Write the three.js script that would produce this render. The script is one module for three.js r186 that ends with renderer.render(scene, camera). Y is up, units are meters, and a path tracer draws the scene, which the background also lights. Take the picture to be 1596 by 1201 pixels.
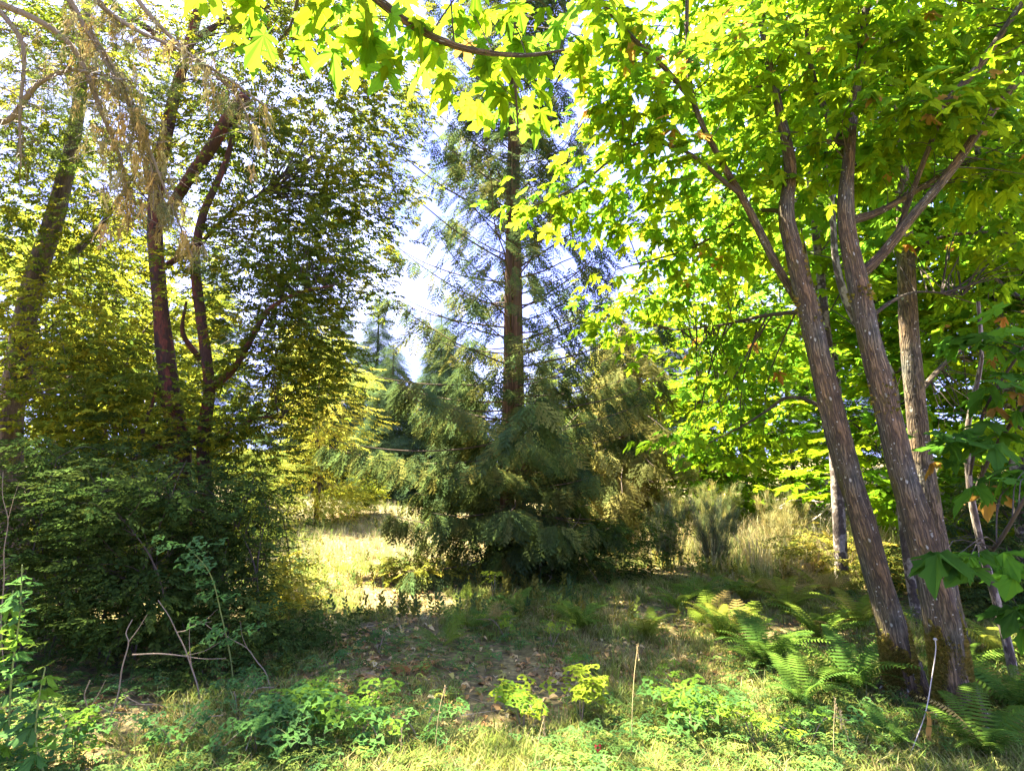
import * as THREE from 'three';
import { mergeGeometries } from 'three/addons/utils/BufferGeometryUtils.js';

// ------------------------------------------------------------------ camera, sky, sun, exposure
const V = (x, y, z) => new THREE.Vector3(x, y, z);
const FOCAL = 900, CX = 798, CY = 600.5, EYE = 1.6, PITCH = 7.9 * Math.PI / 180;
const scene = new THREE.Scene();
const camera = new THREE.PerspectiveCamera(2 * Math.atan(CY / FOCAL) * 180 / Math.PI, 1596 / 1201, 0.05, 900);
camera.position.set(0, EYE, 0);
camera.lookAt(0, EYE + Math.sin(PITCH), -Math.cos(PITCH));

const renderer = new THREE.WebGLRenderer({ antialias: true });
renderer.toneMapping = THREE.LinearToneMapping;
renderer.toneMappingExposure = 17;
renderer.shadowMap.enabled = true;

const TO_SUN = V(-0.40, 0.88, -0.24).normalize();
const sun = new THREE.DirectionalLight(new THREE.Color().setRGB(1.0, 0.89, 0.70), 3.4);
sun.position.copy(TO_SUN).multiplyScalar(60);
sun.castShadow = true;
sun.shadow.radius = 1.3;
sun.shadow.mapSize.set(4096, 4096);
Object.assign(sun.shadow.camera, { left: -40, right: 40, top: 40, bottom: -40, near: 1, far: 160 });
scene.add(sun, sun.target);

// ------------------------------------------------------------------ random numbers and noise
let seedState = 12345;
const reseed = (s) => { seedState = s | 0; };
const R = () => { seedState = (seedState + 0x6d2b79f5) | 0; let t = Math.imul(seedState ^ (seedState >>> 15), 1 | seedState); t = (t + Math.imul(t ^ (t >>> 7), 61 | t)) ^ t; return ((t ^ (t >>> 14)) >>> 0) / 4294967296; };
const rr = (a, b) => a + (b - a) * R();
const gauss = () => (R() + R() + R() + R() - 2) * 0.87;
const lerp = THREE.MathUtils.lerp, clamp = THREE.MathUtils.clamp, smooth = THREE.MathUtils.smoothstep;
const hash = (x, y) => { let h = Math.imul(x, 374761393) ^ Math.imul(y, 668265263); h = Math.imul(h ^ (h >>> 13), 1274126177); return ((h ^ (h >>> 16)) >>> 0) / 4294967296; };
function vnoise(x, y, px = 1 << 20, py = 1 << 20) {
  const ix = Math.floor(x), iy = Math.floor(y), fx = x - ix, fy = y - iy, u = fx * fx * (3 - 2 * fx), v = fy * fy * (3 - 2 * fy);
  const m = (a, p) => ((a % p) + p) % p, h = (a, b) => hash(m(a, px), m(b, py));
  return lerp(lerp(h(ix, iy), h(ix + 1, iy), u), lerp(h(ix, iy + 1), h(ix + 1, iy + 1), u), v);
}
const fbm = (x, y, o = 4, p = 1 << 16, q = 1 << 16) => { let s = 0, a = 0.5, t = 0; for (let i = 0; i < o; i++) { s += a * vnoise(x, y, p, q); t += a; x *= 2; y *= 2; p *= 2; q *= 2; a *= 0.5; } return s / t; };

// the sky: pale blue air with thin bright summer cloud, the same all the way round
{
  const W = 1024, H = 512, data = new Float32Array(W * H * 4);
  for (let j = 0; j < H; j++) {
    const el = ((j + 0.5) / H - 0.5) * Math.PI, s = Math.sin(el);
    for (let i = 0; i < W; i++) {
      const up = Math.max(0, s), haze = Math.exp(-up * 3.2);
      let r = lerp(0.053, 0.098, haze), g = lerp(0.067, 0.114, haze), b = lerp(0.22, 0.245, haze);
      const c = smooth(fbm(i / W * 16, j / H * 10 + 3, 5, 16, 64), 0.46, 0.68) * 0.75 * smooth(s, 0.02, 0.2);
      r = lerp(r, 0.14, c); g = lerp(g, 0.155, c); b = lerp(b, 0.26, c);
      if (s < 0) { r *= 0.5; g *= 0.5; b *= 0.5; }
      data.set([r, g, b, 1], (j * W + i) * 4);
    }
  }
  const t = new THREE.DataTexture(data, W, H, THREE.RGBAFormat, THREE.FloatType);
  t.mapping = THREE.EquirectangularReflectionMapping; t.magFilter = THREE.LinearFilter; t.minFilter = THREE.LinearFilter; t.needsUpdate = true;
  scene.background = t; scene.environment = t;
}

// ------------------------------------------------------------------ layout helpers
const FWD = V(0, Math.sin(PITCH), -Math.cos(PITCH)), UPV = V(0, Math.cos(PITCH), Math.sin(PITCH));
const dirOf = (px, py) => FWD.clone().addScaledVector(UPV, (CY - py) / FOCAL).add(V((px - CX) / FOCAL, 0, 0));
const P = (px, py, d) => dirOf(px, py).multiplyScalar(d).add(V(0, EYE, 0));     // a place in the wood at a depth of d metres
const M = (px, d) => px / FOCAL * d;
function terrain(x, z) {
  const far = smooth(-z, 9, 40);
  return (fbm(x * 0.45 + 40, z * 0.45 + 40, 3) - 0.5) * 0.24 + (fbm(x * 0.1 + 9, z * 0.1 + 5, 2) - 0.5) * 0.25 * smooth(Math.hypot(x, z), 5, 14)
    + smooth(x, 3.4, 14) * 1.5 + smooth(-x, 5, 16) * 0.6 + far * 0.5;
}
function G(px, py) {                                                          // where the ground is met
  const d = dirOf(px, py); let t = 2;
  for (let i = 0; i < 4000; i++) { const p = d.clone().multiplyScalar(t).add(V(0, EYE, 0)); if (p.y <= terrain(p.x, p.z)) return V(p.x, terrain(p.x, p.z), p.z); t += 0.01 + t * 0.0015; }
  return V(d.x * t, 0, d.z * t);
}
const ground = (x, z) => V(x, terrain(x, z), z);
const depthOf = (p) => p.clone().sub(V(0, EYE, 0)).dot(FWD);

// ------------------------------------------------------------------ scene helpers
const taken = new Map();
const numbered = (n) => { const k = taken.get(n) ?? 0; taken.set(n, k + 1); return k ? n + '_' + String(k).padStart(3, '0') : n; };
function shade(o) { o.castShadow = true; o.receiveShadow = true; return o; }
function thing(name, label, category, at, group) {
  const o = new THREE.Group(); o.name = numbered(name); o.position.copy(at); o.userData = { label, category }; if (group) o.userData.group = group;
  scene.add(o); return o;
}
const inThing = (o, root) => { o.position.sub(root.position); root.add(o); return shade(o); };       // the mesh was modelled where it stands
function part(name, geometry, material, root) { const m = new THREE.Mesh(geometry, material); m.name = name; return inThing(m, root); }
const _x = V(0, 0, 0), _y = V(0, 0, 0), _z = V(0, 0, 0);
function frame(pos, dir, nrm, s, out = new THREE.Matrix4()) {                 // y along dir, z close to nrm
  _y.copy(dir).normalize(); _x.crossVectors(_y, nrm); if (_x.lengthSq() < 1e-6) _x.set(1, 0, 0); _x.normalize(); _z.crossVectors(_x, _y);
  const [a, b, c] = Array.isArray(s) ? s : [s, s, s];
  out.makeBasis(_x.clone().multiplyScalar(a), _y.clone().multiplyScalar(b), _z.clone().multiplyScalar(c)); out.setPosition(pos); return out;
}
function copies(name, geometry, material, list, root, kind = 'stuff') {       // list of [matrix, colour]
  const m = new THREE.InstancedMesh(geometry, material, list.length); m.name = name; if (kind) m.userData.kind = kind;
  list.forEach(([mat, c], i) => { m.setMatrixAt(i, mat); m.setColorAt(i, c); });
  shade(m); if (root) inThing(m, root); else scene.add(m); return m;
}
const rgb = (r, g, b) => new THREE.Color().setRGB(r, g, b);
const vary = (c, k = 0.25, hue = 0.12) => { const f = 1 + (R() * 2 - 1) * k, h = (R() * 2 - 1) * hue; return rgb(c.r * f * (1 + h), c.g * f, c.b * f * (1 - h)); };
const pick = (a) => a[Math.floor(R() * a.length)];

// ------------------------------------------------------------------ geometry helpers
class Build {
  constructor() { this.p = []; this.c = []; this.i = []; }
  v(x, y, z, f = 1) { this.p.push(x, y, z); this.c.push(f, f, f); return this.p.length / 3 - 1; }
  tri(a, b, c) { this.i.push(a, b, c); }
  add(other, m, f = 1) { const o = this.p.length / 3, v = V(0, 0, 0); for (let k = 0; k < other.p.length; k += 3) { v.set(other.p[k], other.p[k + 1], other.p[k + 2]).applyMatrix4(m); this.v(v.x, v.y, v.z, other.c[k] * f); } for (const k of other.i) this.i.push(k + o); return this; }
  geo(flat = true) {
    let g = new THREE.BufferGeometry(); g.setAttribute('position', new THREE.Float32BufferAttribute(this.p, 3)); g.setAttribute('color', new THREE.Float32BufferAttribute(this.c, 3)); g.setIndex(this.i);
    if (flat) g = g.toNonIndexed(); g.computeVertexNormals(); return g;
  }
}
function smoothPath(pts, n) { const c = new THREE.CatmullRomCurve3(pts, false, 'centripetal'); return c.getPoints(n); }
// a limb: a tube along points, radius at each, uv in metres, uneven outline
function tube(pts, rad, segs = 8, rough = 0.06, seed = 1) {
  const n = pts.length, pos = [], uv = [], idx = []; let along = 0, side = V(1, 0, 0);
  const around = Math.max(1, Math.round(2 * Math.PI * rad(0) / 0.5));
  for (let i = 0; i < n; i++) {
    const t = pts[Math.min(n - 1, i + 1)].clone().sub(pts[Math.max(0, i - 1)]).normalize();
    if (i) along += pts[i].distanceTo(pts[i - 1]);
    side.addScaledVector(t, -side.dot(t)); if (side.lengthSq() < 1e-5) side.set(0, 0, 1).addScaledVector(t, -t.z); side.normalize();
    const b = t.clone().cross(side), r0 = rad(i / (n - 1));
    for (let k = 0; k <= segs; k++) {
      const a = k / segs * 2 * Math.PI, r = r0 * (1 + rough * 2 * (vnoise(seed * 7.3 + Math.cos(a) * 1.6 + 9, along * 3 + Math.sin(a) * 1.6 + seed) - 0.5));
      pos.push(pts[i].x + (side.x * Math.cos(a) + b.x * Math.sin(a)) * r, pts[i].y + (side.y * Math.cos(a) + b.y * Math.sin(a)) * r, pts[i].z + (side.z * Math.cos(a) + b.z * Math.sin(a)) * r);
      uv.push(k / segs * around, along);
      if (i < n - 1 && k < segs) { const q = i * (segs + 1) + k; idx.push(q, q + 1, q + segs + 1, q + 1, q + segs + 2, q + segs + 1); }
    }
  }
  const tip = pos.length / 3; pos.push(pts[n - 1].x, pts[n - 1].y, pts[n - 1].z); uv.push(0.5, along + 0.01);
  for (let k = 0; k < segs; k++) { const q = (n - 1) * (segs + 1) + k; idx.push(q, q + 1, tip); }
  const g = new THREE.BufferGeometry(); g.setAttribute('position', new THREE.Float32BufferAttribute(pos, 3)); g.setAttribute('uv', new THREE.Float32BufferAttribute(uv, 2)); g.setIndex(idx); g.computeVertexNormals(); return g;
}
const taper = (a, b, e = 1) => (t) => lerp(a, b, Math.pow(t, e));
function profile(...stops) { return (t) => { for (let i = 1; i < stops.length; i++) if (t <= stops[i][0]) { const [t0, r0] = stops[i - 1], [t1, r1] = stops[i]; return lerp(r0, r1, (t - t0) / (t1 - t0)); } return stops[stops.length - 1][1]; }; }

// leaves: y runs from stalk to tip, z faces up
function palmLeaf(fold = 0.06, droop = 0.16) {                                // big five-lobed maple leaf, one unit long
  const half = [[0.10, -0.11], [0.27, -0.13], [0.37, 0.0], [0.27, 0.06], [0.22, 0.11], [0.38, 0.12], [0.62, 0.26], [0.53, 0.33], [0.57, 0.47], [0.42, 0.45], [0.30, 0.38], [0.15, 0.33], [0.17, 0.50], [0.27, 0.66], [0.16, 0.71], [0.11, 0.86]];
  const valley = new Set([4, 11]), b = new Build(), c = b.v(0, 0.14, fold), ring = [];
  const z = (x, y, k) => -droop * (x * x + (y - 0.14) ** 2) + (valley.has(k) ? fold * 1.2 : -0.01 * (k % 3));
  ring.push(b.v(0, 0.0, 0)); half.forEach(([x, y], k) => ring.push(b.v(x, y, z(x, y, k)))); ring.push(b.v(0, 1, -droop * 0.8));
  for (let k = half.length - 1; k >= 0; k--) ring.push(b.v(-half[k][0] * 0.96, half[k][1] * 1.03, z(half[k][0], half[k][1], k)));
  for (let k = 0; k < ring.length; k++) b.tri(c, ring[k], ring[(k + 1) % ring.length]);
  const s0 = b.v(-0.012, 0, 0), s1 = b.v(0.012, 0, 0), s2 = b.v(0, -0.55, 0.1); b.tri(s0, s2, s1);
  return b;
}
function palmLeafSmall() {                                                    // the same leaf with fewer points, for crowns further off
  const half = [[0.25, -0.12], [0.22, 0.10], [0.60, 0.32], [0.16, 0.34], [0.24, 0.68]], b = new Build(), c = b.v(0, 0.14, 0.05), ring = [b.v(0, 0, 0)];
  half.forEach(([x, y], k) => ring.push(b.v(x, y, (k === 1 || k === 3) ? 0.05 : -0.08))); ring.push(b.v(0, 1, -0.14));
  for (let k = 4; k >= 0; k--) ring.push(b.v(-half[k][0], half[k][1], (k === 1 || k === 3) ? 0.05 : -0.08));
  for (let k = 0; k < ring.length; k++) b.tri(c, ring[k], ring[(k + 1) % ring.length]);
  return b;
}
function oval(w = 0.26, fold = 0.08, bend = 0.12) {                           // plain pointed leaf
  const b = new Build(), a = b.v(0, 0, 0), l1 = b.v(-w, 0.36, fold), r1 = b.v(w, 0.36, fold), m = b.v(0, 0.45, -0.02), l2 = b.v(-w * 0.72, 0.7, fold * 0.7 - bend * 0.4), r2 = b.v(w * 0.72, 0.7, fold * 0.7 - bend * 0.4), t = b.v(0, 1, -bend);
  b.tri(a, m, l1); b.tri(a, r1, m); b.tri(l1, m, l2); b.tri(m, r1, r2); b.tri(l2, m, t); b.tri(m, r2, t); return b;
}
function toothed(w = 0.4) {                                                   // bramble leaflet with a toothed edge
  const b = new Build(), mid = [b.v(0, 0, 0), b.v(0, 0.35, -0.03), b.v(0, 0.7, -0.05), b.v(0, 1.02, -0.14)], n = 7, prof = (t) => Math.sin(Math.PI * Math.pow(t, 0.7)) * w;
  for (const s of [-1, 1]) { let last = mid[0]; for (let k = 1; k <= n; k++) { const t = k / (n + 1), q = b.v(s * prof(t) * (k % 2 ? 1.06 : 0.88), t + (k % 2 ? 0.03 : 0), 0.05 - t * t * 0.1), c = mid[Math.min(2, Math.floor(t * 3 + 0.3))]; b.tri(c, s > 0 ? last : q, s > 0 ? q : last); last = q; } b.tri(mid[2], s > 0 ? last : mid[3], s > 0 ? mid[3] : last); b.tri(mid[0], s > 0 ? mid[1] : mid[1], mid[2]); }
  return b;
}
function threeLeaf() {                                                        // three leaflets on a stalk: a bramble leaf
  const b = new Build(), l = toothed();
  b.add(l, frame(V(0, 0.3, 0), V(0, 1, -0.1), V(0, 0.1, 1), 0.75), 1.0);
  b.add(l, frame(V(0, 0.26, 0), V(0.9, 0.45, 0.05), V(0.1, 0, 1), 0.6), 0.94); b.add(l, frame(V(0, 0.26, 0), V(-0.9, 0.45, 0.05), V(-0.1, 0, 1), 0.6), 1.06);
  const s0 = b.v(-0.012, -0.35, -0.1), s1 = b.v(0.012, -0.35, -0.1), s2 = b.v(0, 0.3, 0); b.tri(s0, s1, s2); return b;
}
function twigOf(leaf, n, len, size, spread = 0.9, lift = 0.35, seed = 1, stalk = 0.004) {   // a leafy twig along y, its leaves facing z
  reseed(seed * 977 + 5); const b = new Build();
  const q = [b.v(-stalk, 0, 0, 0.5), b.v(stalk, 0, 0, 0.5), b.v(0, len, 0, 0.5)]; b.tri(...q);
  for (let k = 0; k < n; k++) {
    const t = (k + 0.6) / n, s = k % 2 ? 1 : -1, d = V(s * spread * (1 - t * 0.45) + gauss() * 0.25, 0.55 + t * 0.6, gauss() * lift), nn = V(gauss() * 0.45, gauss() * 0.45 - 0.1, 1);
    b.add(leaf, frame(V(s * stalk, t * len, gauss() * 0.01), d, nn, size * rr(0.7, 1.15)), rr(0.72, 1.2));
  }
  return b.geo();
}
function cedarSpray(seed) {                                                   // flat, fern-like drooping spray of scale leaves, about one unit long
  reseed(seed * 331 + 17); const b = new Build(), n = 13;
  const strip = (p, d, l, w, f) => { const s = V(d.y, -d.x, 0).normalize().multiplyScalar(w), e = p.clone().addScaledVector(d, l), m = p.clone().addScaledVector(d, l * 0.55), a = b.v(p.x - s.x * 0.4, p.y - s.y * 0.4, p.z, f), c = b.v(p.x + s.x * 0.4, p.y + s.y * 0.4, p.z, f), x = b.v(m.x - s.x, m.y - s.y, m.z, f), y = b.v(m.x + s.x, m.y + s.y, m.z, f), t = b.v(e.x, e.y, e.z, f); b.tri(a, c, y); b.tri(a, y, x); b.tri(x, y, t); };
  const ax = (t) => V(Math.sin(t * 2.4 + seed) * 0.05, t, -0.28 * t * t);
  for (let k = 0; k < n; k++) {
    const t = (k + 0.5) / n, s = k % 2 ? 1 : -1, l = (0.40 * Math.sin(Math.PI * Math.pow(t * 0.9 + 0.08, 0.8)) + 0.06) * rr(0.75, 1.2), d = V(s * 0.85, 0.62, rr(-0.3, 0.05)).normalize(), f = rr(0.75, 1.2), p = ax(t);
    strip(p, d, l, 0.022, f);
    for (let j = 1; j <= 3; j++) { const u = j / 4, q = p.clone().addScaledVector(d, l * u); strip(q, V(s * 0.35, 0.95, -0.15).normalize(), l * 0.42 * (1 - u * 0.45), 0.02, f); strip(q, V(s * 1, -0.02, -0.2).normalize(), l * 0.34 * (1 - u * 0.45), 0.02, f * 0.95); }
  }
  for (let k = 0; k < 4; k++) strip(ax(k / 4), ax((k + 1) / 4).sub(ax(k / 4)).normalize(), 0.27, 0.02, 0.8);
  return b.geo();
}
function needleSpray(seed) {                                                  // fir twig: a stem with side twigs and needles
  reseed(seed * 131 + 3); const b = new Build();
  const needle = (p, d, l) => { const s = V(d.y, -d.x, 0).normalize().multiplyScalar(0.012); const f = rr(0.75, 1.2), a = b.v(p.x - s.x, p.y - s.y, p.z, f), c = b.v(p.x + s.x, p.y + s.y, p.z, f), t = b.v(p.x + d.x * l, p.y + d.y * l, p.z + d.z * l, f); b.tri(a, c, t); };
  const shoot = (o, d, l) => { const n = Math.round(l * 26); const sx = V(-d.y, d.x, 0); for (let k = 0; k < n; k++) { const p = o.clone().addScaledVector(d, l * k / n); needle(p, d.clone().multiplyScalar(0.5).addScaledVector(sx, k % 2 ? 1 : -1).add(V(0, 0, rr(-0.4, 0.5))).normalize(), rr(0.07, 0.11)); } };
  shoot(V(0, 0, 0), V(0, 1, 0), 1);
  for (let k = 0; k < 5; k++) for (const s of [-1, 1]) shoot(V(0, 0.1 + k * 0.17, 0), V(s * 0.72, 0.68, rr(-0.25, 0)).normalize(), 0.46 * (1 - k * 0.13));
  return b.geo();
}
function grassTuft(seed, n, h, bend, w = 0.006, ear = 0) {
  reseed(seed * 71 + 9); const b = new Build();
  for (let k = 0; k < n; k++) {
    const a = R() * 6.283, o = V(gauss() * 0.05, 0, gauss() * 0.05), hh = h * rr(0.45, 1), bx = Math.cos(a) * bend * rr(0.3, 1) * hh, bz = Math.sin(a) * bend * rr(0.3, 1) * hh, f = rr(0.7, 1.25), sx = -Math.sin(a) * w, sz = Math.cos(a) * w;
    const A = b.v(o.x - sx, 0, o.z - sz, f), B = b.v(o.x + sx, 0, o.z + sz, f), C = b.v(o.x + bx * 0.35 - sx * 0.8, hh * 0.6, o.z + bz * 0.35 - sz * 0.8, f), D = b.v(o.x + bx * 0.35 + sx * 0.8, hh * 0.6, o.z + bz * 0.35 + sz * 0.8, f), E = b.v(o.x + bx, hh * 0.93, o.z + bz, f);
    b.tri(A, B, D); b.tri(A, D, C); b.tri(C, D, E);
    if (R() < ear) { const e0 = V(o.x + bx, hh * 0.93, o.z + bz); for (let q = 0; q < 5; q++) { const y = hh * (0.78 + q * 0.045), x = lerp(o.x + bx * 0.6, e0.x, q / 5), z = lerp(o.z + bz * 0.6, e0.z, q / 5), u = b.v(x, y, z, 1.3), v = b.v(x + 0.012, y + 0.02, z + 0.004, 1.3), t = b.v(x - 0.006, y + 0.035, z - 0.008, 1.3); b.tri(u, v, t); } }
  }
  return b.geo();
}
function fernFrond(seed, pairs = 22, wide = 0.13) {                           // sword fern: arching, one unit long
  reseed(seed * 53 + 1); const b = new Build();
  const at = (t) => V(0, t * (0.96 - 0.14 * t), 0.62 * t - 0.66 * t * t);
  for (let k = 0; k < pairs; k++) {
    const t = 0.1 + 0.9 * k / pairs, p = at(t), d = at(t + 0.01).sub(p).normalize(), l = wide * Math.pow(Math.sin(Math.PI * Math.min(1, 0.2 + t * 0.8)), 0.7) * rr(0.85, 1.1) + 0.012, w = 0.27 / pairs;
    for (const s of [-1, 1]) { const e = p.clone().add(V(s * l, 0.22 * l, -0.25 * l)), f = rr(0.8, 1.15), A = b.v(p.x, p.y - d.y * w, p.z - d.z * w, f), B = b.v(p.x, p.y + d.y * w, p.z + d.z * w, f), C = b.v(lerp(p.x, e.x, 0.6), lerp(p.y, e.y, 0.6) - d.y * w * 0.75, lerp(p.z, e.z, 0.6) + 0.004, f), E = b.v(e.x, e.y, e.z, f), D = b.v(lerp(p.x, e.x, 0.6), lerp(p.y, e.y, 0.6) + d.y * w * 0.75, lerp(p.z, e.z, 0.6) + 0.004, f); if (s > 0) { b.tri(A, C, D); b.tri(A, D, B); b.tri(C, E, D); } else { b.tri(A, D, C); b.tri(A, B, D); b.tri(C, D, E); } }
  }
  for (let k = 0; k < 8; k++) { const p = at(k / 8), q = at((k + 1) / 8), w = 0.006; const A = b.v(-w, p.y, p.z - 0.004, 0.6), B = b.v(w, p.y, p.z - 0.004, 0.6), C = b.v(0, q.y, q.z - 0.004, 0.6); b.tri(A, B, C); }
  return b.geo();
}
function brackenFrond(seed) {                                                 // broad triangular frond, twice divided
  reseed(seed * 59 + 2); const b = new Build(), at = (t) => V(0, t, 0.35 * t - 0.4 * t * t);
  for (let k = 0; k < 11; k++) {
    const t = 0.22 + 0.76 * k / 11, p = at(t), l = 0.46 * (1.02 - t) + 0.03;
    for (const s of [-1, 1]) { const d = V(s * 0.93, 0.4, -0.22).normalize(), n = 9; for (let j = 0; j < n; j++) { const u = (j + 0.5) / n, q = p.clone().addScaledVector(d, l * u), m = l * 0.2 * (1.08 - u) + 0.008, w = l / n * 0.44, f = rr(0.82, 1.15); for (const e of [-1, 1]) { const h = V(s * 0.35, e, -0.1).normalize(), A = b.v(q.x - d.x * w, q.y - d.y * w, q.z - d.z * w, f), B = b.v(q.x + d.x * w, q.y + d.y * w, q.z + d.z * w, f), C = b.v(q.x + h.x * m, q.y + h.y * m, q.z + h.z * m, f); b.tri(A, B, C); } } }
  }
  const A = b.v(-0.008, 0, 0, 0.7), B = b.v(0.008, 0, 0, 0.7), C = b.v(0, 1, -0.05, 0.7); b.tri(A, B, C);
  return b.geo();
}
function tangle(seed, n, len) {                                               // hanging tuft of lichen threads
  reseed(seed * 37 + 4); const b = new Build();
  for (let k = 0; k < n; k++) { let p = V(gauss() * 0.05, 0, gauss() * 0.05), f = rr(0.7, 1.25); for (let j = 0; j < 4; j++) { const q = p.clone().add(V(gauss() * 0.035, -len / 4 * rr(0.5, 1.3), gauss() * 0.035)), w = 0.005 - j * 0.0009; const A = b.v(p.x - w, p.y, p.z, f), B = b.v(p.x + w, p.y, p.z + w, f), C = b.v(q.x, q.y, q.z, f), D = b.v(q.x + w * 3, q.y + 0.01, q.z, f); b.tri(A, B, C); b.tri(B, D, C); p = q; } }
  return b.geo();
}

// ------------------------------------------------------------------ materials
const leafy = (name, through = 0.5, rough = 1, color = 0xffffff) => new THREE.MeshPhysicalMaterial({ name, color, roughness: rough, transmission: through, thickness: 0, vertexColors: true, side: THREE.DoubleSide, specularIntensity: 0 });
const MAT = {
  maple: leafy('maple_leaf', 0.6), small: leafy('small_leaf', 0.55), back: leafy('far_leaf', 0.56), cedar: leafy('cedar_scale_leaf', 0.45), needle: leafy('fir_needle', 0.3),
  fern: leafy('fern_frond', 0.45), grass: leafy('grass_blade', 0.4), bramble: leafy('bramble_leaf', 0.45), litter: leafy('dead_leaf', 0.12), lichen: leafy('lichen', 0.3, 1), moss: leafy('moss', 0.2, 1),
};
function bark(name, make, bump, w = 256, h = 512) {
  const col = new Uint8Array(w * h * 4), hgt = new Uint8Array(w * h * 4);
  for (let j = 0; j < h; j++) for (let i = 0; i < w; i++) { const [r, g, b, z] = make(i / w, j / h), o = (j * w + i) * 4; col.set([r, g, b].map((x) => clamp(Math.round(x * 255), 0, 255)).concat(255), o); const q = clamp(Math.round(z * 255), 0, 255); hgt.set([q, q, q, 255], o); }
  const tex = (d, c) => { const t = new THREE.DataTexture(d, w, h); t.wrapS = t.wrapT = THREE.RepeatWrapping; t.magFilter = THREE.LinearFilter; if (c) t.colorSpace = THREE.SRGBColorSpace; t.needsUpdate = true; return t; };
  return new THREE.MeshStandardMaterial({ name, map: tex(col, true), bumpMap: tex(hgt, false), bumpScale: bump, roughness: 0.95 });
}
reseed(5); const flecks = Array.from({ length: 46 }, () => [R(), R(), 0.006 + 0.02 * R() * R(), rr(0.25, 0.9)]);
const mapleBark = bark('maple_bark', (u, v) => {
  const wob = (fbm(u * 4, v * 6, 3, 4, 6) - 0.5) * 0.12, ridge = 1 - Math.abs(2 * fbm((u + wob) * 30, v * 7, 3, 30, 7) - 1), rid = smooth(ridge, 0.6, 1.0), fine = fbm(u * 70, v * 50, 3, 70, 50), patch = fbm(u * 3 + 5, v * 5, 4, 3, 5), warm = fbm(u * 2 + 1, v * 3 + 7, 3, 2, 3);
  const moss = smooth(patch, 0.55, 0.72); let spot = 0; const jag = (fbm(u * 60 + 9, v * 90, 2, 60, 90) - 0.5) * 0.9;
  for (const [x, y, r, q] of flecks) { const dx = Math.abs(u - x), dy = Math.abs(v - y), d = Math.hypot(Math.min(dx, 1 - dx) * 0.5, Math.min(dy, 1 - dy) / q) / r + jag; if (d < 1) spot = Math.max(spot, smooth(1 - d, 0, 0.3)); }
  let c = [0.40, 0.34, 0.25].map((x, k) => x * (0.66 + 0.44 * (1 - rid)) * (0.72 + 0.56 * fine) * (0.8 + 0.4 * patch) * (1 + [0.10, 0, -0.12][k] * (warm - 0.5) * 3));
  c = c.map((x, k) => lerp(x, [0.36, 0.32, 0.13][k] * (0.6 + 0.7 * fine), moss * 0.7));
  c = c.map((x, k) => lerp(x, [0.72, 0.73, 0.68][k] * (0.8 + 0.3 * fine), spot * 0.85));
  return [...c, 0.7 - 0.55 * rid + 0.3 * fine];
}, 0.018);
const cedarBark = bark('cedar_bark', (u, v) => {
  const wob = (fbm(u * 3, v * 3, 3, 3, 3) - 0.5) * 0.18, str = fbm((u + wob) * 34, v * 3, 4, 34, 3), fine = fbm(u * 70, v * 10, 2, 70, 10), patch = fbm(u * 3, v * 4 + 9, 3, 3, 4);
  const c = [0.47, 0.35, 0.25].map((x, k) => lerp(x, [0.44, 0.38, 0.30][k], smooth(patch, 0.4, 0.7)) * (0.45 + 0.85 * str) * (0.8 + 0.4 * fine)); return [...c, str * 0.8 + fine * 0.2];
}, 0.014);
const redBark = bark('madrone_bark', (u, v) => {
  const peel = smooth(fbm(u * 6, v * 8, 4, 6, 8), 0.44, 0.6), fine = fbm(u * 40, v * 26, 3, 40, 26), c = [0.27, 0.19, 0.15].map((x, k) => lerp(x, [0.42, 0.23, 0.17][k], peel) * (0.7 + 0.5 * fine)); return [...c, peel * 0.6 + fine * 0.4];
}, 0.006);
const darkBark = bark('dark_rough_bark', (u, v) => {
  const wob = (fbm(u * 4, v * 4, 2, 4, 4) - 0.5) * 0.2, fur = fbm((u + wob) * 14, v * 5, 4, 14, 5), fine = fbm(u * 50, v * 40, 2, 50, 40), c = [0.36, 0.31, 0.26].map((x) => x * (0.45 + 0.85 * fur) * (0.8 + 0.4 * fine)); return [...c, fur];
}, 0.02);
const paleBark = bark('pale_lichen_bark', (u, v) => {
  const p = smooth(fbm(u * 7, v * 14, 4, 7, 14), 0.42, 0.62), fine = fbm(u * 50, v * 40, 2, 50, 40), c = [0.30, 0.26, 0.22].map((x, k) => lerp(x, [0.62, 0.58, 0.52][k], p * 0.85) * (0.75 + 0.45 * fine)); return [...c, fine];
}, 0.004);
const plain = (name, r, g, b) => new THREE.MeshStandardMaterial({ name, color: rgb(r, g, b), roughness: 0.95 });
const twigWood = plain('twig_wood', 0.055, 0.042, 0.03), cedarWood = plain('cedar_branch_wood', 0.12, 0.085, 0.06), dryWood = plain('dry_twig', 0.22, 0.17, 0.11), greyWood = plain('bleached_wood', 0.42, 0.36, 0.28), greenStem = plain('green_stem', 0.16, 0.2, 0.05);

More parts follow.
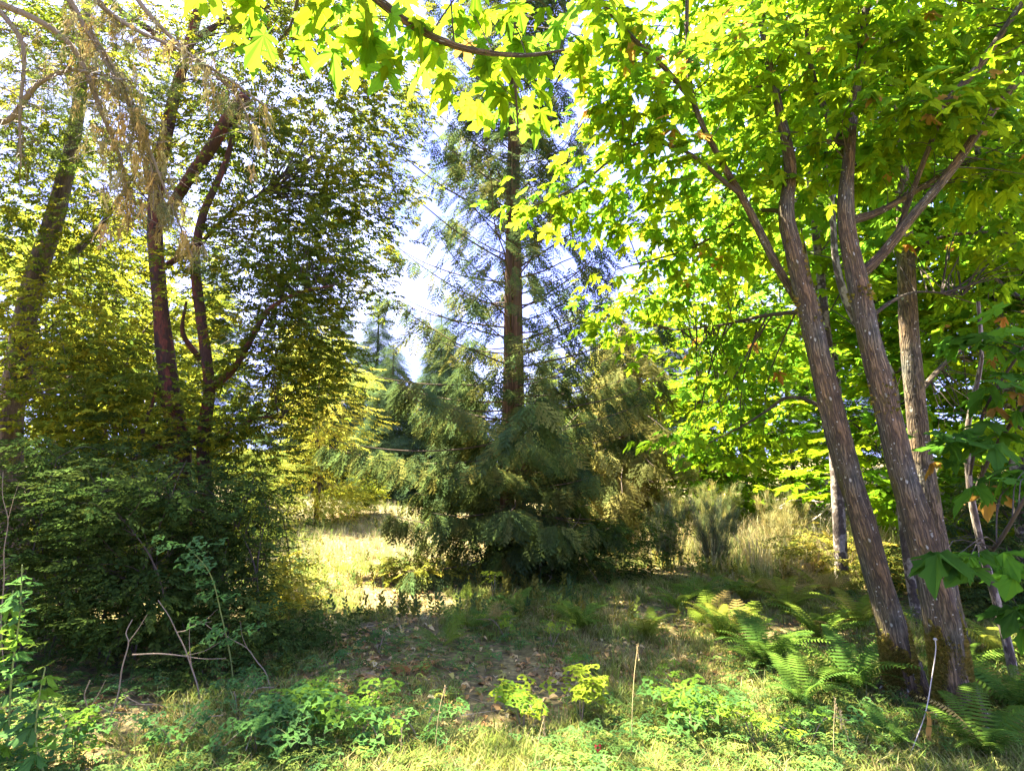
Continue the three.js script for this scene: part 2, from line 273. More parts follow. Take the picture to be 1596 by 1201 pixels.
// ------------------------------------------------------------------ leaf shapes shared by all plants
const curl = (b, k) => { for (let i = 0; i < b.p.length; i += 3) b.p[i + 2] += k * b.p[i] * (b.p[i + 1] - 0.2) + 0.05 * Math.sin(b.p[i] * 9 + k * 20); return b; };
const maple = [curl(palmLeaf(0.06, 0.2), 0.25), curl(palmLeaf(0.12, 0.5), -0.3), palmLeaf(0.04, 0.1), curl(palmLeaf(0.1, 0.8), 0.5)].map((b) => b.geo()), mapleFew = palmLeafSmall();
const ovalLeaf = oval(), narrowLeaf = oval(0.17, 0.05, 0.2), roundLeaf = oval(0.36, 0.05, 0.1);
const smallTwigs = [1, 2, 3].map((s) => twigOf(ovalLeaf, 11, 0.17, 0.045, 0.95, 0.45, s, 0.002));
const madroneTwigs = [1, 2, 3].map((s) => twigOf(ovalLeaf, 9, 0.16, 0.075, 1.0, 0.6, s + 10, 0.003));
const mapleTwigs = [1, 2, 3].map((s) => twigOf(mapleFew, 7, 0.34, 0.17, 1.0, 0.3, s + 20, 0.003));
const alderTwigs = [1, 2, 3].map((s) => twigOf(roundLeaf, 12, 0.42, 0.11, 1.0, 0.45, s + 30, 0.004));
const willowTwigs = [1, 2, 3].map((s) => twigOf(narrowLeaf, 14, 0.45, 0.10, 0.8, 0.45, s + 40, 0.004));
const cedarSprays = [1, 2, 3, 4].map(cedarSpray), firSprays = [1, 2, 3].map(needleSpray), lichens = [1, 2, 3].map((s) => tangle(s, 9, 0.26));
const fronds = [1, 2, 3].map((s) => fernFrond(s)), brackens = [1, 2].map((s) => brackenFrond(s)), brambleLeaf = threeLeaf().geo(), toothLeaf = toothed(0.34).geo();

// ------------------------------------------------------------------ trees
// limbs: [{ pts, r, mat, name, segs }]; clumps: [[centre, [rx, ry, rz], sub-clumps]]
function clumpAt(px, py, d, rx, ry, rd, n) { return [P(px, py, d), [M(rx, d), M(ry, d), rd], n]; }
function nearest(list, p) { let best = list[0], q = 1e9; for (const l of list) { const k = (l.distanceToSquared(p) + Math.max(0, l.y - p.y) * 1.5) * (0.45 + R() * 1.1); if (k < q) { q = k; best = l; } } return best; }
function limbMesh(root, l, k) { const pts = smoothPath(l.pts, l.n ?? Math.max(8, l.pts.length * 5)); part(l.name ?? 'limb', tube(pts, l.r, l.segs ?? 9, l.rough ?? 0.1, k + 1), l.mat, root); return pts; }
function leafTree(o) {
  const root = thing(o.name, o.label, o.category ?? 'tree', o.base, o.group); reseed(o.seed ?? 1);
  const wood = []; o.limbs.forEach((l, k) => { const pts = limbMesh(root, l, k + (o.seed ?? 0)); if (!l.bare) wood.push(...pts.filter((p) => !o.woodFrom || p.y > o.woodFrom)); });
  if (!wood.length) { wood.push(o.base.clone()); o.twigMax = 0; }
  const axis = o.base, lists = o.leaves.map(() => []), twigs = [], near = [];
  for (const [c, r, n] of o.clumps) for (let k = 0; k < n; k++) {
    const d = V(gauss(), gauss(), gauss()).normalize().multiplyScalar(Math.pow(R(), 0.42)), s = V(c.x + d.x * r[0], c.y + d.y * r[1], c.z + d.z * r[2]);
    if (s.y < terrain(s.x, s.z) + 0.05) s.y = terrain(s.x, s.z) + rr(0.05, 0.3);
    if (o.keepOut && o.keepOut(s)) continue;
    const w = nearest(wood, s), len = w.distanceTo(s);
    if (len < (o.twigMax ?? 2.6) && R() < (o.twigShare ?? 0.7)) { const mid = w.clone().lerp(s, 0.55).add(V(gauss() * 0.1 * len, (0.08 + gauss() * 0.1) * len, gauss() * 0.1 * len)); twigs.push(tube(smoothPath([w, mid, s], 5), taper(Math.min(0.012, 0.003 + len * 0.004) * (o.twigThick ?? 1), 0.0015), 4, 0)); }
    const out = s.clone().sub(axis).setY(0).normalize(), tone = pick(o.tones), lay = o.layer ?? 0.4, rad = o.subR ?? 0.3, tilt = V(gauss() * 0.3, 1, gauss() * 0.3);
    for (let q = 0; q < o.per; q++) {
      const a = R() * 6.283, u = Math.sqrt(R()) * rad, p = s.clone().add(V(Math.cos(a) * u, gauss() * rad * lay - u * u * 0.25, Math.sin(a) * u));
      if (p.y < terrain(p.x, p.z) + 0.02 || (o.keepOut && o.keepOut(p))) continue;
      const dir = V(Math.cos(a), 0, Math.sin(a)).addScaledVector(out, 0.7).add(V(gauss() * 0.3, -(o.droop ?? 0.35) + gauss() * 0.3, gauss() * 0.3)), nn = tilt.clone().add(V(gauss() * 0.5, 0, gauss() * 0.5));
      const size = (o.size ?? 1) * rr(0.65, 1.2), j = Math.floor(R() * o.leaves.length), col = o.single && R() < 0.008 ? vary(rgb(0.45, 0.22, 0.05), 0.3) : vary(tone, 0.28, 0.14);
      if (o.single) near.push([depthOf(p), j, frame(p, dir, nn, size), col]); else lists[j].push([frame(p, dir, nn, size), col]);
    }
  }
  if (o.single) {                                                            // the largest leaves in view are leaves of their own
    const seen = (m) => { const e = m.elements, p = V(e[12], e[13] - EYE, e[14]), d = p.dot(FWD), x = p.x / d * FOCAL, y = p.dot(UPV) / d * FOCAL; return d > 0.4 && Math.abs(x) < 820 && Math.abs(y) < 620; };
    near.sort((a, b) => a[0] - b[0]); let own = 0;
    const mats = o.ownMats ?? (o.ownMats = [...o.tones, ...o.tones, ...o.tones, ...o.tones, rgb(0.42, 0.24, 0.05)].flatMap((t) => [0.75, 1, 1.2].map((f) => { const m = o.mat.clone(); m.color.setRGB(t.r * f, t.g * f, t.b * f); return m; })));
    for (const [, j, m, col] of near) { if (own < o.single && seen(m)) { own++; const x = new THREE.Mesh(o.leaves[j], mats[Math.floor(R() * mats.length)]); x.name = 'leaf'; m.decompose(x.position, x.quaternion, x.scale); inThing(x, root); } else lists[j].push([m, col]); }
  }
  if (twigs.length) { const t = part('twigs', mergeGeometries(twigs), o.twigMat ?? twigWood, root); t.userData.kind = 'stuff'; }
  lists.forEach((l, j) => l.length && copies('foliage', o.leaves[j], o.mat, l, root));
  return root;
}
function conifer(o) {                                                         // straight trunk, branches all round, hanging sprays
  const root = thing(o.name, o.label, 'tree', o.base, o.group); reseed(o.seed ?? 1);
  const b = o.base, h = o.height, lean = o.lean ?? V(0, 0, 0), at = (y) => b.clone().add(V(lean.x * y, y, lean.z * y));
  part('trunk', tube(Array.from({ length: 24 }, (_, k) => at(k / 23 * h - 0.1)), profile([0, o.r * 1.5], [0.035, o.r * 1.12], [0.12, o.r], [1, 0.01]), o.trunkSegs ?? 14, 0.12, o.seed), o.bark, root);
  const lists = o.leaves.map(() => []), join = [];
  for (let k = 0; k < o.branches; k++) {
    const f = (k + R() * 0.8) / o.branches, y = lerp(o.from, h * 0.985, Math.pow(f, o.crowd ?? 1)), t = y / h, az = k * 2.39996 + gauss() * 0.4;
    let len = o.reach(t) * rr(0.72, 1.15); if (len < 0.08) continue;
    const out = V(Math.cos(az), 0, Math.sin(az)), e0 = o.rise(t) + gauss() * 0.12, e1 = e0 + o.curl(t) + gauss() * 0.15, pts = [at(y)], n = 9; let d = 0;
    for (let q = 1; q <= n; q++) { const e = lerp(e0, e1, q / n); pts.push(pts[q - 1].clone().addScaledVector(out, Math.cos(e) * len / n).add(V(gauss() * 0.015 * len, Math.sin(e) * len / n, gauss() * 0.015 * len))); }
    for (const p of pts) p.y = Math.max(p.y, terrain(p.x, p.z) + 0.06);
    const path = smoothPath(pts, 14), g = tube(path, taper(o.thick * (0.4 + len * 0.24), 0.003), 5, 0.08, k);
    if (o.ownBranches) part('branch', g, o.wood, root); else join.push(g);
    const dens = o.density(t), m = Math.round(len * dens * rr(0.7, 1.3)), sideV = V(-out.z, 0, out.x);
    for (let q = 0; q < m; q++) {
      const u = Math.pow(R(), 0.75) * 0.86 + 0.14, i = u * 14, p = path[Math.floor(i)].clone().lerp(path[Math.min(14, Math.floor(i) + 1)], i % 1), s = q % 2 ? 1 : -1, w = (1.05 - u) * len * 0.34 * R();
      p.addScaledVector(sideV, s * w).add(V(0, -w * 0.4, 0)); if (p.y < terrain(p.x, p.z) + 0.04) continue;
      const hang = o.hang(t), dir = out.clone().multiplyScalar(0.55).addScaledVector(sideV, s * rr(0.3, 1.1)).add(V(gauss() * 0.3, -hang + gauss() * 0.25, gauss() * 0.3)), nn = V(gauss() * 0.4, 1, gauss() * 0.4).addScaledVector(out, 0.5 * hang);
      lists[Math.floor(R() * lists.length)].push([frame(p, dir, nn, o.size * rr(0.6, 1.25) * (0.6 + 0.4 * Math.min(1, len))), vary(pick(o.tones), 0.25, 0.12)]);
    }
  }
  if (join.length) { const t = part('branches', mergeGeometries(join), o.wood, root); t.userData.kind = 'stuff'; }
  lists.forEach((l, j) => l.length && copies('foliage', o.leaves[j], o.mat, l, root));
  return root;
}
const line = (d0, d1, ...pp) => pp.map(([x, y], k) => P(x, y, lerp(d0, d1, k / (pp.length - 1))));

// ------------------------------------------------------------------ the ground
const pathX = (z) => { const s = [[-2.5, -0.5], [-5, -1.2], [-8, -2.1], [-12, -3.3], [-18, -5], [-26, -7]]; for (let i = 1; i < s.length; i++) if (z >= s[i][0]) return lerp(s[i][1], s[i - 1][1], (z - s[i][0]) / (s[i - 1][0] - s[i][0])); return -7; };
const bare = (x, z) => Math.max(smooth(1 - Math.abs(x - pathX(z)) / 0.9, 0.1, 0.7) * smooth(-z, 3.6, 5) * smooth(fbm(x * 1.1 + 3, z * 1.1 + 8, 3), 0.3, 0.55), smooth(1 - Math.hypot((x - 1.25) / 1.5, (z + 5.0) / 0.9), 0.1, 0.6));   // where dead leaves lie open
{
  const N = 170, pos = [], col = [], uv = [], idx = [], map = (u, c, k) => c + Math.sign(u) * (Math.abs(u) * 9 + Math.pow(Math.abs(u), 4) * k);
  for (let j = 0; j <= N; j++) for (let i = 0; i <= N; i++) {
    const x = map(i / N * 2 - 1, 0, 260), z = map(j / N * 2 - 1, -7, 260); pos.push(x, terrain(x, z), z); uv.push(x / 2.4, z / 2.4);
    const n = fbm(x * 0.8 + 30, z * 0.8 + 30, 4), m = fbm(x * 2.1, z * 2.1 + 60, 3), b = bare(x, z) * 0.7 + n * 0.5, c = [0, 1, 2].map((k) => lerp([0.22, 0.22, 0.08][k], [0.33, 0.25, 0.11][k], clamp(b, 0, 1)) * (0.7 + 0.6 * m)); col.push(...c);
    if (i < N && j < N) { const q = j * (N + 1) + i; idx.push(q, q + N + 1, q + 1, q + 1, q + N + 1, q + N + 2); }
  }
  const g = new THREE.BufferGeometry(); g.setAttribute('position', new THREE.Float32BufferAttribute(pos, 3)); g.setAttribute('color', new THREE.Float32BufferAttribute(col, 3)); g.setAttribute('uv', new THREE.Float32BufferAttribute(uv, 2)); g.setIndex(idx); g.computeVertexNormals();
  const soil = bark('forest_soil', (u, v) => { const a = fbm(u * 12, v * 12, 4, 12, 12), b = fbm(u * 70, v * 70, 3, 70, 70), s = smooth(fbm(u * 34 + 2, v * 90, 2, 34, 90), 0.6, 0.75), f = 0.45 + 0.5 * a + 0.55 * (b - 0.4) + s * 0.2; return [0.95 * f, 0.9 * f, 0.82 * f, a * 0.4 + b * 0.6]; }, 0.02, 512, 512);
  soil.vertexColors = true;
  const m = shade(new THREE.Mesh(g, soil)); m.name = 'ground'; m.userData = { kind: 'structure', label: 'brown leaf-strewn forest floor with a faint trodden path', category: 'ground' }; scene.add(m);
}
// scattered cover: pixel-free, by place on the ground inside what the camera can see
const inView = (x, z, pad = 1.06) => z < -1.9 && Math.abs(x) < -z * 0.887 * pad + 0.4;
function scatter(n, z0, z1, test, make, bias = 1.7) { const out = []; for (let k = 0; k < n * 6 && out.length < n; k++) { const z = -lerp(z0, z1, Math.pow(R(), bias)), x = (R() * 2 - 1) * (-z * 0.94 + 0.4); if (!inView(x, z)) continue; const w = test(x, z); if (R() > w) continue; out.push(make(x, z)); } return out; }
const flat = (x, z, lift, s, tilt = 0.25) => { const a = R() * 6.283; return frame(V(x, terrain(x, z) + lift, z), V(Math.cos(a), gauss() * tilt, Math.sin(a)), V(gauss() * tilt, 1, gauss() * tilt), s); };
const upright = (x, z, s, sh = 1) => { const a = R() * 6.283; const m = new THREE.Matrix4().makeRotationY(a); m.scale(V(s, s * sh, s)); m.setPosition(x, terrain(x, z) - 0.01, z); return m; };
const stuffTop = (name, label, category, list, geos, mat) => { const root = new THREE.Group(); root.name = name; root.userData = { kind: 'stuff', label, category }; scene.add(root); const by = geos.map(() => []); list.forEach((l, k) => by[k % geos.length].push(l)); by.forEach((l, k) => l.length && copies(name + '_patch', geos[k], mat, l, root)); };
reseed(77);
const deadTones = [rgb(0.40, 0.25, 0.10), rgb(0.47, 0.33, 0.13), rgb(0.29, 0.18, 0.07), rgb(0.50, 0.39, 0.18), rgb(0.42, 0.35, 0.09)];
const deadOval = oval(0.3, 0.2, 0.3).geo(), deadPalm = (() => { const b = palmLeafSmall(); for (let k = 2; k < b.p.length; k += 3) b.p[k] *= 3; return b.geo(); })();
stuffTop('leaf_litter', 'dry brown fallen leaves covering the forest floor', 'leaf litter', scatter(17000, 2.4, 18, (x, z) => 0.30 + 0.7 * bare(x, z), (x, z) => [flat(x, z, rr(0.006, 0.03), rr(0.03, 0.085), 0.5), vary(pick(deadTones), 0.35)]), [deadOval, deadPalm, deadOval], MAT.litter);
const stick = (() => { const b = new Build(); for (const s of [0, 1, 2]) { const a = s * 2.094, c = (s + 1) * 2.094, A = b.v(Math.cos(a) * 0.012, 0, Math.sin(a) * 0.012), B = b.v(Math.cos(c) * 0.012, 0, Math.sin(c) * 0.012), C = b.v(0.04, 1, 0.02); b.tri(A, C, B); } return b.geo(); })();
stuffTop('fallen_twigs', 'thin dry twigs lying among the dead leaves', 'twigs', scatter(2600, 2.4, 14, (x, z) => 0.35 + 0.6 * bare(x, z), (x, z) => [flat(x, z, rr(0.01, 0.03), rr(0.08, 0.3), 0.12), vary(rgb(0.34, 0.27, 0.18), 0.4)]), [stick], MAT.litter);
// grass: short green in the clearing, longer and straw-coloured where the sun reaches
const gT = [1, 2, 3].map((s) => grassTuft(s, 20, 0.13, 1.1, 0.003)), gM = [4, 5, 6].map((s) => grassTuft(s, 16, 0.26, 0.8, 0.003)), gL = [7, 8, 9].map((s) => grassTuft(s, 14, 0.75, 0.45, 0.004, 0.6));
const lawn = (x, z) => smooth(fbm(x * 0.9 + 11, z * 0.9 + 3, 3), 0.36, 0.62) * (1 - 0.45 * bare(x, z)) * smooth(x - pathX(z), -1.6, -0.6) * smooth(13 + z, 0, 4);
stuffTop('short_grass', 'short green grass in the shaded clearing', 'grass', scatter(13000, 2.3, 13, (x, z) => lawn(x, z), (x, z) => [upright(x, z, rr(0.6, 1.3)), vary(pick([rgb(0.18, 0.25, 0.05), rgb(0.22, 0.28, 0.06), rgb(0.28, 0.30, 0.09), rgb(0.34, 0.30, 0.12)]), 0.25)]), gT, MAT.grass);
const meadow = (x, z) => Math.max(smooth(1 - Math.abs(x - pathX(z) + 0.2) / 2.6, 0, 0.6) * smooth(-z, 8.5, 11), smooth(1 - Math.hypot((x - 4.4) / 2.6, (z + 10.8) / 3.6), 0.05, 0.5));
stuffTop('meadow_grass', 'tall pale straw grass in the sunlit gaps', 'grass', scatter(5200, 7, 24, meadow, (x, z) => [upright(x, z, x < 0 ? rr(0.14, 0.4) : rr(0.35, 0.95)), vary(x < 0 ? pick([rgb(0.30, 0.30, 0.15), rgb(0.38, 0.34, 0.22), rgb(0.20, 0.25, 0.08), rgb(0.22, 0.27, 0.09)]) : pick([rgb(0.36, 0.33, 0.14), rgb(0.42, 0.36, 0.18), rgb(0.26, 0.29, 0.09), rgb(0.34, 0.29, 0.17)]), 0.25)], 1.0), [...gL, gM[0]], MAT.grass);
// low creeping leaves among the grass
const clover = (() => { const b = new Build(); for (let k = 0; k < 3; k++) { const a = k * 2.094; b.add(toothed(0.42), frame(V(0, 0, 0.0), V(Math.cos(a), Math.sin(a), 0.1), V(0, 0, 1), 1)); } return b.geo(); })();
const creep = (x, z) => Math.max(smooth(fbm(x * 1.3 + 70, z * 1.3 + 9, 3), 0.48, 0.62) * (1 - 0.35 * bare(x, z)), 0.9 * smooth(-x, -0.2, 1.2) * smooth(5.4 + z, 0, 1.2)) * smooth(11 + z, 0, 4) * (1 - 0.85 * smooth(1 - Math.hypot((x + 2.0) / 0.9, (z + 3.7) / 0.65), 0, 0.4));
stuffTop('creeping_bramble_leaves', 'small green trailing bramble and ivy leaves hugging the ground', 'ground cover', scatter(14000, 2.3, 11, creep, (x, z) => [flat(x, z, rr(0.02, 0.14), rr(0.022, 0.062), 0.4), vary(pick([rgb(0.09, 0.19, 0.045), rgb(0.13, 0.23, 0.05), rgb(0.07, 0.14, 0.04), rgb(0.19, 0.24, 0.05)]), 0.3)]), [clover], MAT.bramble);
// yellow-green seedlings and weeds where the clearing opens to the sun
stuffTop('weedy_undergrowth', 'low yellow-green leafy weeds at the edge of the clearing', 'weeds', scatter(1500, 6.2, 20, (x, z) => smooth(fbm(x * 0.7 + 5, z * 0.7 + 80, 3), 0.42, 0.6) * (1 - 0.7 * bare(x, z)) * (1 - smooth(Math.abs(x), 5, 9)), (x, z) => [frame(V(x, terrain(x, z), z), V(gauss() * 0.5, 1, gauss() * 0.5), V(gauss(), 0.6, gauss()), rr(0.7, 1.6)), vary(pick([rgb(0.2, 0.22, 0.04), rgb(0.13, 0.18, 0.04), rgb(0.26, 0.25, 0.05), rgb(0.10, 0.15, 0.05)]), 0.25)], 1.2), smallTwigs, MAT.back);

// ------------------------------------------------------------------ the maples on the right
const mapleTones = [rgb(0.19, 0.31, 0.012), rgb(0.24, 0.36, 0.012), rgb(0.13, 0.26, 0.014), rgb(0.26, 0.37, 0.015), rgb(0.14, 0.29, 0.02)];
const farMaple = mapleTones;
function mossAt(root, pts, rad, from, to, n, tones = [rgb(0.20, 0.17, 0.035), rgb(0.14, 0.135, 0.025), rgb(0.27, 0.21, 0.05)]) {          // a coat of moss tufts round a trunk, with a ragged edge
  const path = smoothPath(pts, 40), list = [], tuft = (() => { const b = new Build(); for (let k = 0; k < 7; k++) { const a = k * 0.9, A = b.v(Math.cos(a) * 0.6, 0, Math.sin(a) * 0.6), B = b.v(Math.cos(a + 0.9) * 0.6, 0, Math.sin(a + 0.9) * 0.6), C = b.v(Math.cos(a + 0.4) * 0.3, rr(0.6, 1.2), Math.sin(a + 0.4) * 0.3); b.tri(A, C, B); } return b.geo(); })();
  for (let k = 0; k < n; k++) { const t = lerp(from, to, R() * R() * 0.6 + R() * 0.4), i = t * 40, c = path[Math.floor(i)].clone().lerp(path[Math.min(40, Math.floor(i) + 1)], i % 1), a = R() * 6.283; if (fbm(Math.cos(a) * 1.3 + 5, t * 26 + Math.sin(a) * 1.3, 3) < 0.28 + 0.5 * (t - from) / (to - from)) continue; const d = V(Math.cos(a), 0.15, Math.sin(a)); list.push([frame(c.addScaledVector(V(d.x, 0, d.z), rad(t) * 0.99), d, V(0, 1, 0.3), rr(0.006, 0.02)), vary(pick(tones), 0.4)]); }
  copies('moss', tuft, MAT.moss, list, root);
}
function rootsOf(root, base, r, seed) {                                        // buttress roots running into the soil
  reseed(seed); for (let k = 0; k < 6; k++) { const a = k * 1.05 + gauss() * 0.2, o = V(Math.cos(a), 0, Math.sin(a)), e = ground(base.x + o.x * rr(0.34, 0.5), base.z + o.z * rr(0.34, 0.5)); part('root', tube(smoothPath([base.clone().addScaledVector(o, r * 0.45).add(V(0, 0.26, 0)), base.clone().addScaledVector(o, r * 1.0).add(V(0, 0.09, 0)), e.add(V(0, -0.04, 0))], 10), taper(0.06, 0.022), 9, 0.2, k + seed), mapleBark, root); }
}
const tA = [G(1412, 1092).add(V(0, -0.08, 0)), ...line(3.98, 4.6, [1396, 1000], [1355, 850], [1302, 660], [1264, 500], [1240, 405], [1226, 335], [1232, 260], [1212, 160], [1188, 40], [1180, -120], [1185, -330])];
const rA = profile([0, 0.16], [0.04, 0.106], [0.14, 0.083], [0.4, 0.07], [0.54, 0.056], [0.62, 0.042], [0.72, 0.03], [1, 0.012]);
const baseA = G(1412, 1092);
const mA = leafTree({
  name: 'maple_tree', label: 'leaning grey maple trunk with mossy foot, left one of the leaning pair', base: baseA, seed: 11, mat: MAT.maple, leaves: maple, size: 0.13, per: 8, subR: 0.3, layer: 0.25, droop: 0.45, tones: mapleTones, single: 300, woodFrom: 2.6, twigMax: 1.8,
  limbs: [
    { name: 'trunk', pts: tA, r: rA, mat: mapleBark, n: 90, segs: 22, rough: 0.16 },
    { pts: line(4.35, 4.2, [1262, 500], [1212, 415], [1160, 312], [1128, 258], [1082, 160], [1071, 60], [1074, -60]), r: taper(0.034, 0.012), mat: mapleBark },
    { pts: line(4.2, 3.4, [1080, 158], [1035, 105], [985, 58], [940, 5], [900, -60]), r: taper(0.02, 0.008), mat: mapleBark },
    { pts: line(4.25, 4.6, [1150, 300], [1060, 232], [990, 225], [900, 290], [830, 322]), r: taper(0.016, 0.005), mat: twigWood },
    { pts: line(4.4, 5.2, [1290, 640], [1255, 622], [1225, 620], [1195, 640], [1155, 665], [1105, 690]), r: taper(0.02, 0.005), mat: mapleBark },
    { pts: line(4.4, 5.6, [1250, 485], [1190, 492], [1130, 505], [1050, 515]), r: taper(0.02, 0.005), mat: twigWood },
    { pts: line(4.5, 5.3, [1224, 330], [1180, 330], [1080, 385], [960, 420]), r: taper(0.02, 0.005), mat: twigWood },
  ],
  clumps: [
    clumpAt(1030, 110, 4.2, 140, 110, 0.8, 38), clumpAt(990, 260, 4.6, 100, 70, 0.6, 24), clumpAt(860, 310, 4.8, 60, 45, 0.3, 11), clumpAt(1100, 300, 4.8, 150, 110, 0.7, 40), clumpAt(1050, 400, 5.2, 150, 80, 0.7, 26),
    clumpAt(1010, 500, 5.6, 130, 60, 0.7, 20), clumpAt(1140, 560, 5.6, 140, 90, 0.8, 34), clumpAt(1120, 680, 5.8, 110, 60, 0.7, 22), clumpAt(1190, 100, 4.6, 120, 130, 0.8, 44), clumpAt(1150, -90, 4.4, 260, 90, 1.2, 18),
  ],
});
rootsOf(mA, baseA, 0.13, 3); mossAt(mA, tA, rA, 0.01, 0.17, 9000); mossAt(mA, tA, rA, 0.36, 0.55, 400);
const baseB = G(1497, 1136), tB = [baseB.clone().add(V(0, -0.08, 0)), ...line(3.68, 4.6, [1473, 985], [1440, 850], [1398, 700], [1360, 545], [1336, 430], [1318, 340], [1322, 250], [1333, 150], [1346, 60], [1352, -80], [1350, -320])];
const rB = profile([0, 0.16], [0.04, 0.11], [0.15, 0.087], [0.4, 0.069], [0.56, 0.055], [0.62, 0.042], [0.8, 0.03], [1, 0.012]);
const mB = leafTree({
  name: 'maple_tree', label: 'leaning grey maple trunk forking high up, pale cord hanging at its foot', base: baseB, seed: 12, mat: MAT.maple, leaves: maple, size: 0.13, per: 8, subR: 0.3, layer: 0.25, droop: 0.45, tones: mapleTones, single: 300, woodFrom: 2.6, twigMax: 1.8,
  limbs: [
    { name: 'trunk', pts: tB, r: rB, mat: mapleBark, n: 90, segs: 22, rough: 0.16 },
    { pts: line(4.15, 3.9, [1338, 432], [1372, 400], [1420, 340], [1480, 268], [1550, 170], [1610, 100], [1700, 0]), r: taper(0.04, 0.02), mat: mapleBark },
    { pts: line(4.3, 4.5, [1322, 345], [1370, 330], [1440, 290], [1500, 250]), r: taper(0.035, 0.014), mat: mapleBark },
    { pts: line(4.5, 5.0, [1328, 150], [1385, 80], [1420, 0], [1450, -90]), r: taper(0.035, 0.012), mat: mapleBark },
    { pts: line(3.9, 3.7, [1465, 170], [1520, 110], [1570, 40], [1620, -40]), r: taper(0.026, 0.018), mat: mapleBark },
    { pts: line(4.2, 3.9, [1400, 360], [1460, 200], [1478, 155]), r: taper(0.02, 0.012), mat: mapleBark },
    { pts: line(4.3, 4.8, [1350, 500], [1390, 470], [1430, 455], [1500, 460]), r: taper(0.018, 0.005), mat: mapleBark },
    { pts: line(4.4, 4.7, [1330, 260], [1290, 180], [1262, 90], [1255, -30]), r: taper(0.03, 0.012), mat: mapleBark },
  ],
  clumps: [
    clumpAt(1300, 60, 4.6, 150, 110, 0.9, 44), clumpAt(1420, 60, 4.5, 130, 110, 0.9, 40), clumpAt(1540, 60, 4.2, 120, 120, 0.8, 38), clumpAt(1330, 220, 4.3, 140, 50, 0.6, 22), clumpAt(1440, 220, 4.2, 120, 60, 0.6, 26), clumpAt(1560, 260, 4.4, 90, 90, 0.7, 24),
    clumpAt(1480, 380, 5.2, 130, 80, 0.8, 24), clumpAt(1560, 430, 5.0, 90, 90, 0.8, 22), clumpAt(1400, -110, 4.4, 260, 90, 1.3, 20),
  ],
});
rootsOf(mB, baseB, 0.13, 8); mossAt(mB, tB, rB, 0.01, 0.17, 9000); mossAt(mB, tB, rB, 0.30, 0.36, 160); mossAt(mB, tB, rB, 0.42, 0.47, 160);
const baseC = ground(...(() => { const g = G(1500, 1040); return [g.x, g.z]; })());
leafTree({
  name: 'maple_tree', label: 'slender upright maple trunk just behind the leaning forked maple', base: baseC, seed: 13, mat: MAT.maple, leaves: maple, size: 0.14, per: 7, subR: 0.26, layer: 0.25, droop: 0.45, tones: mapleTones, single: 200, woodFrom: 2.4, twigMax: 1.8,
  limbs: [
    { name: 'trunk', pts: [baseC.clone().add(V(0, -0.05, 0)), ...line(5.0, 5.5, [1478, 950], [1460, 850], [1434, 690], [1418, 520], [1412, 400], [1408, 300], [1398, 180], [1380, 60], [1370, -120])], r: taper(0.115, 0.04, 0.8), mat: mapleBark, n: 40, segs: 14 },
    { pts: line(5.3, 6.2, [1425, 620], [1480, 560], [1540, 520], [1590, 500]), r: taper(0.025, 0.008), mat: mapleBark },
    { pts: line(5.3, 5.0, [1412, 400], [1460, 372], [1530, 362], [1600, 365]), r: taper(0.022, 0.008), mat: mapleBark },
  ],
  clumps: [clumpAt(1520, 560, 6.0, 100, 70, 0.8, 24), clumpAt(1500, 680, 5.6, 110, 60, 0.8, 20), clumpAt(1570, 330, 5.4, 90, 80, 0.8, 20), clumpAt(1440, 120, 5.6, 160, 120, 1, 36), clumpAt(1250, 150, 5.8, 120, 120, 1, 30)],
});
const baseD = G(1448, 1010);
leafTree({
  name: 'maple_tree', label: 'thin pale maple stem seen between the two leaning trunks', base: baseD, seed: 14, mat: MAT.back, leaves: mapleTwigs, size: 0.9, per: 3, subR: 0.4, tones: mapleTones, woodFrom: 3,
  limbs: [{ name: 'trunk', pts: [baseD.clone().add(V(0, -0.05, 0)), ...line(6.0, 6.6, [1432, 960], [1415, 850], [1398, 680], [1385, 580], [1330, 490], [1305, 420], [1298, 340], [1290, 200])], r: taper(0.075, 0.025), mat: paleBark, n: 36, segs: 10 }],
  clumps: [clumpAt(1260, 250, 7, 120, 110, 1, 26), clumpAt(1320, 420, 7.2, 110, 80, 1, 18)],
});
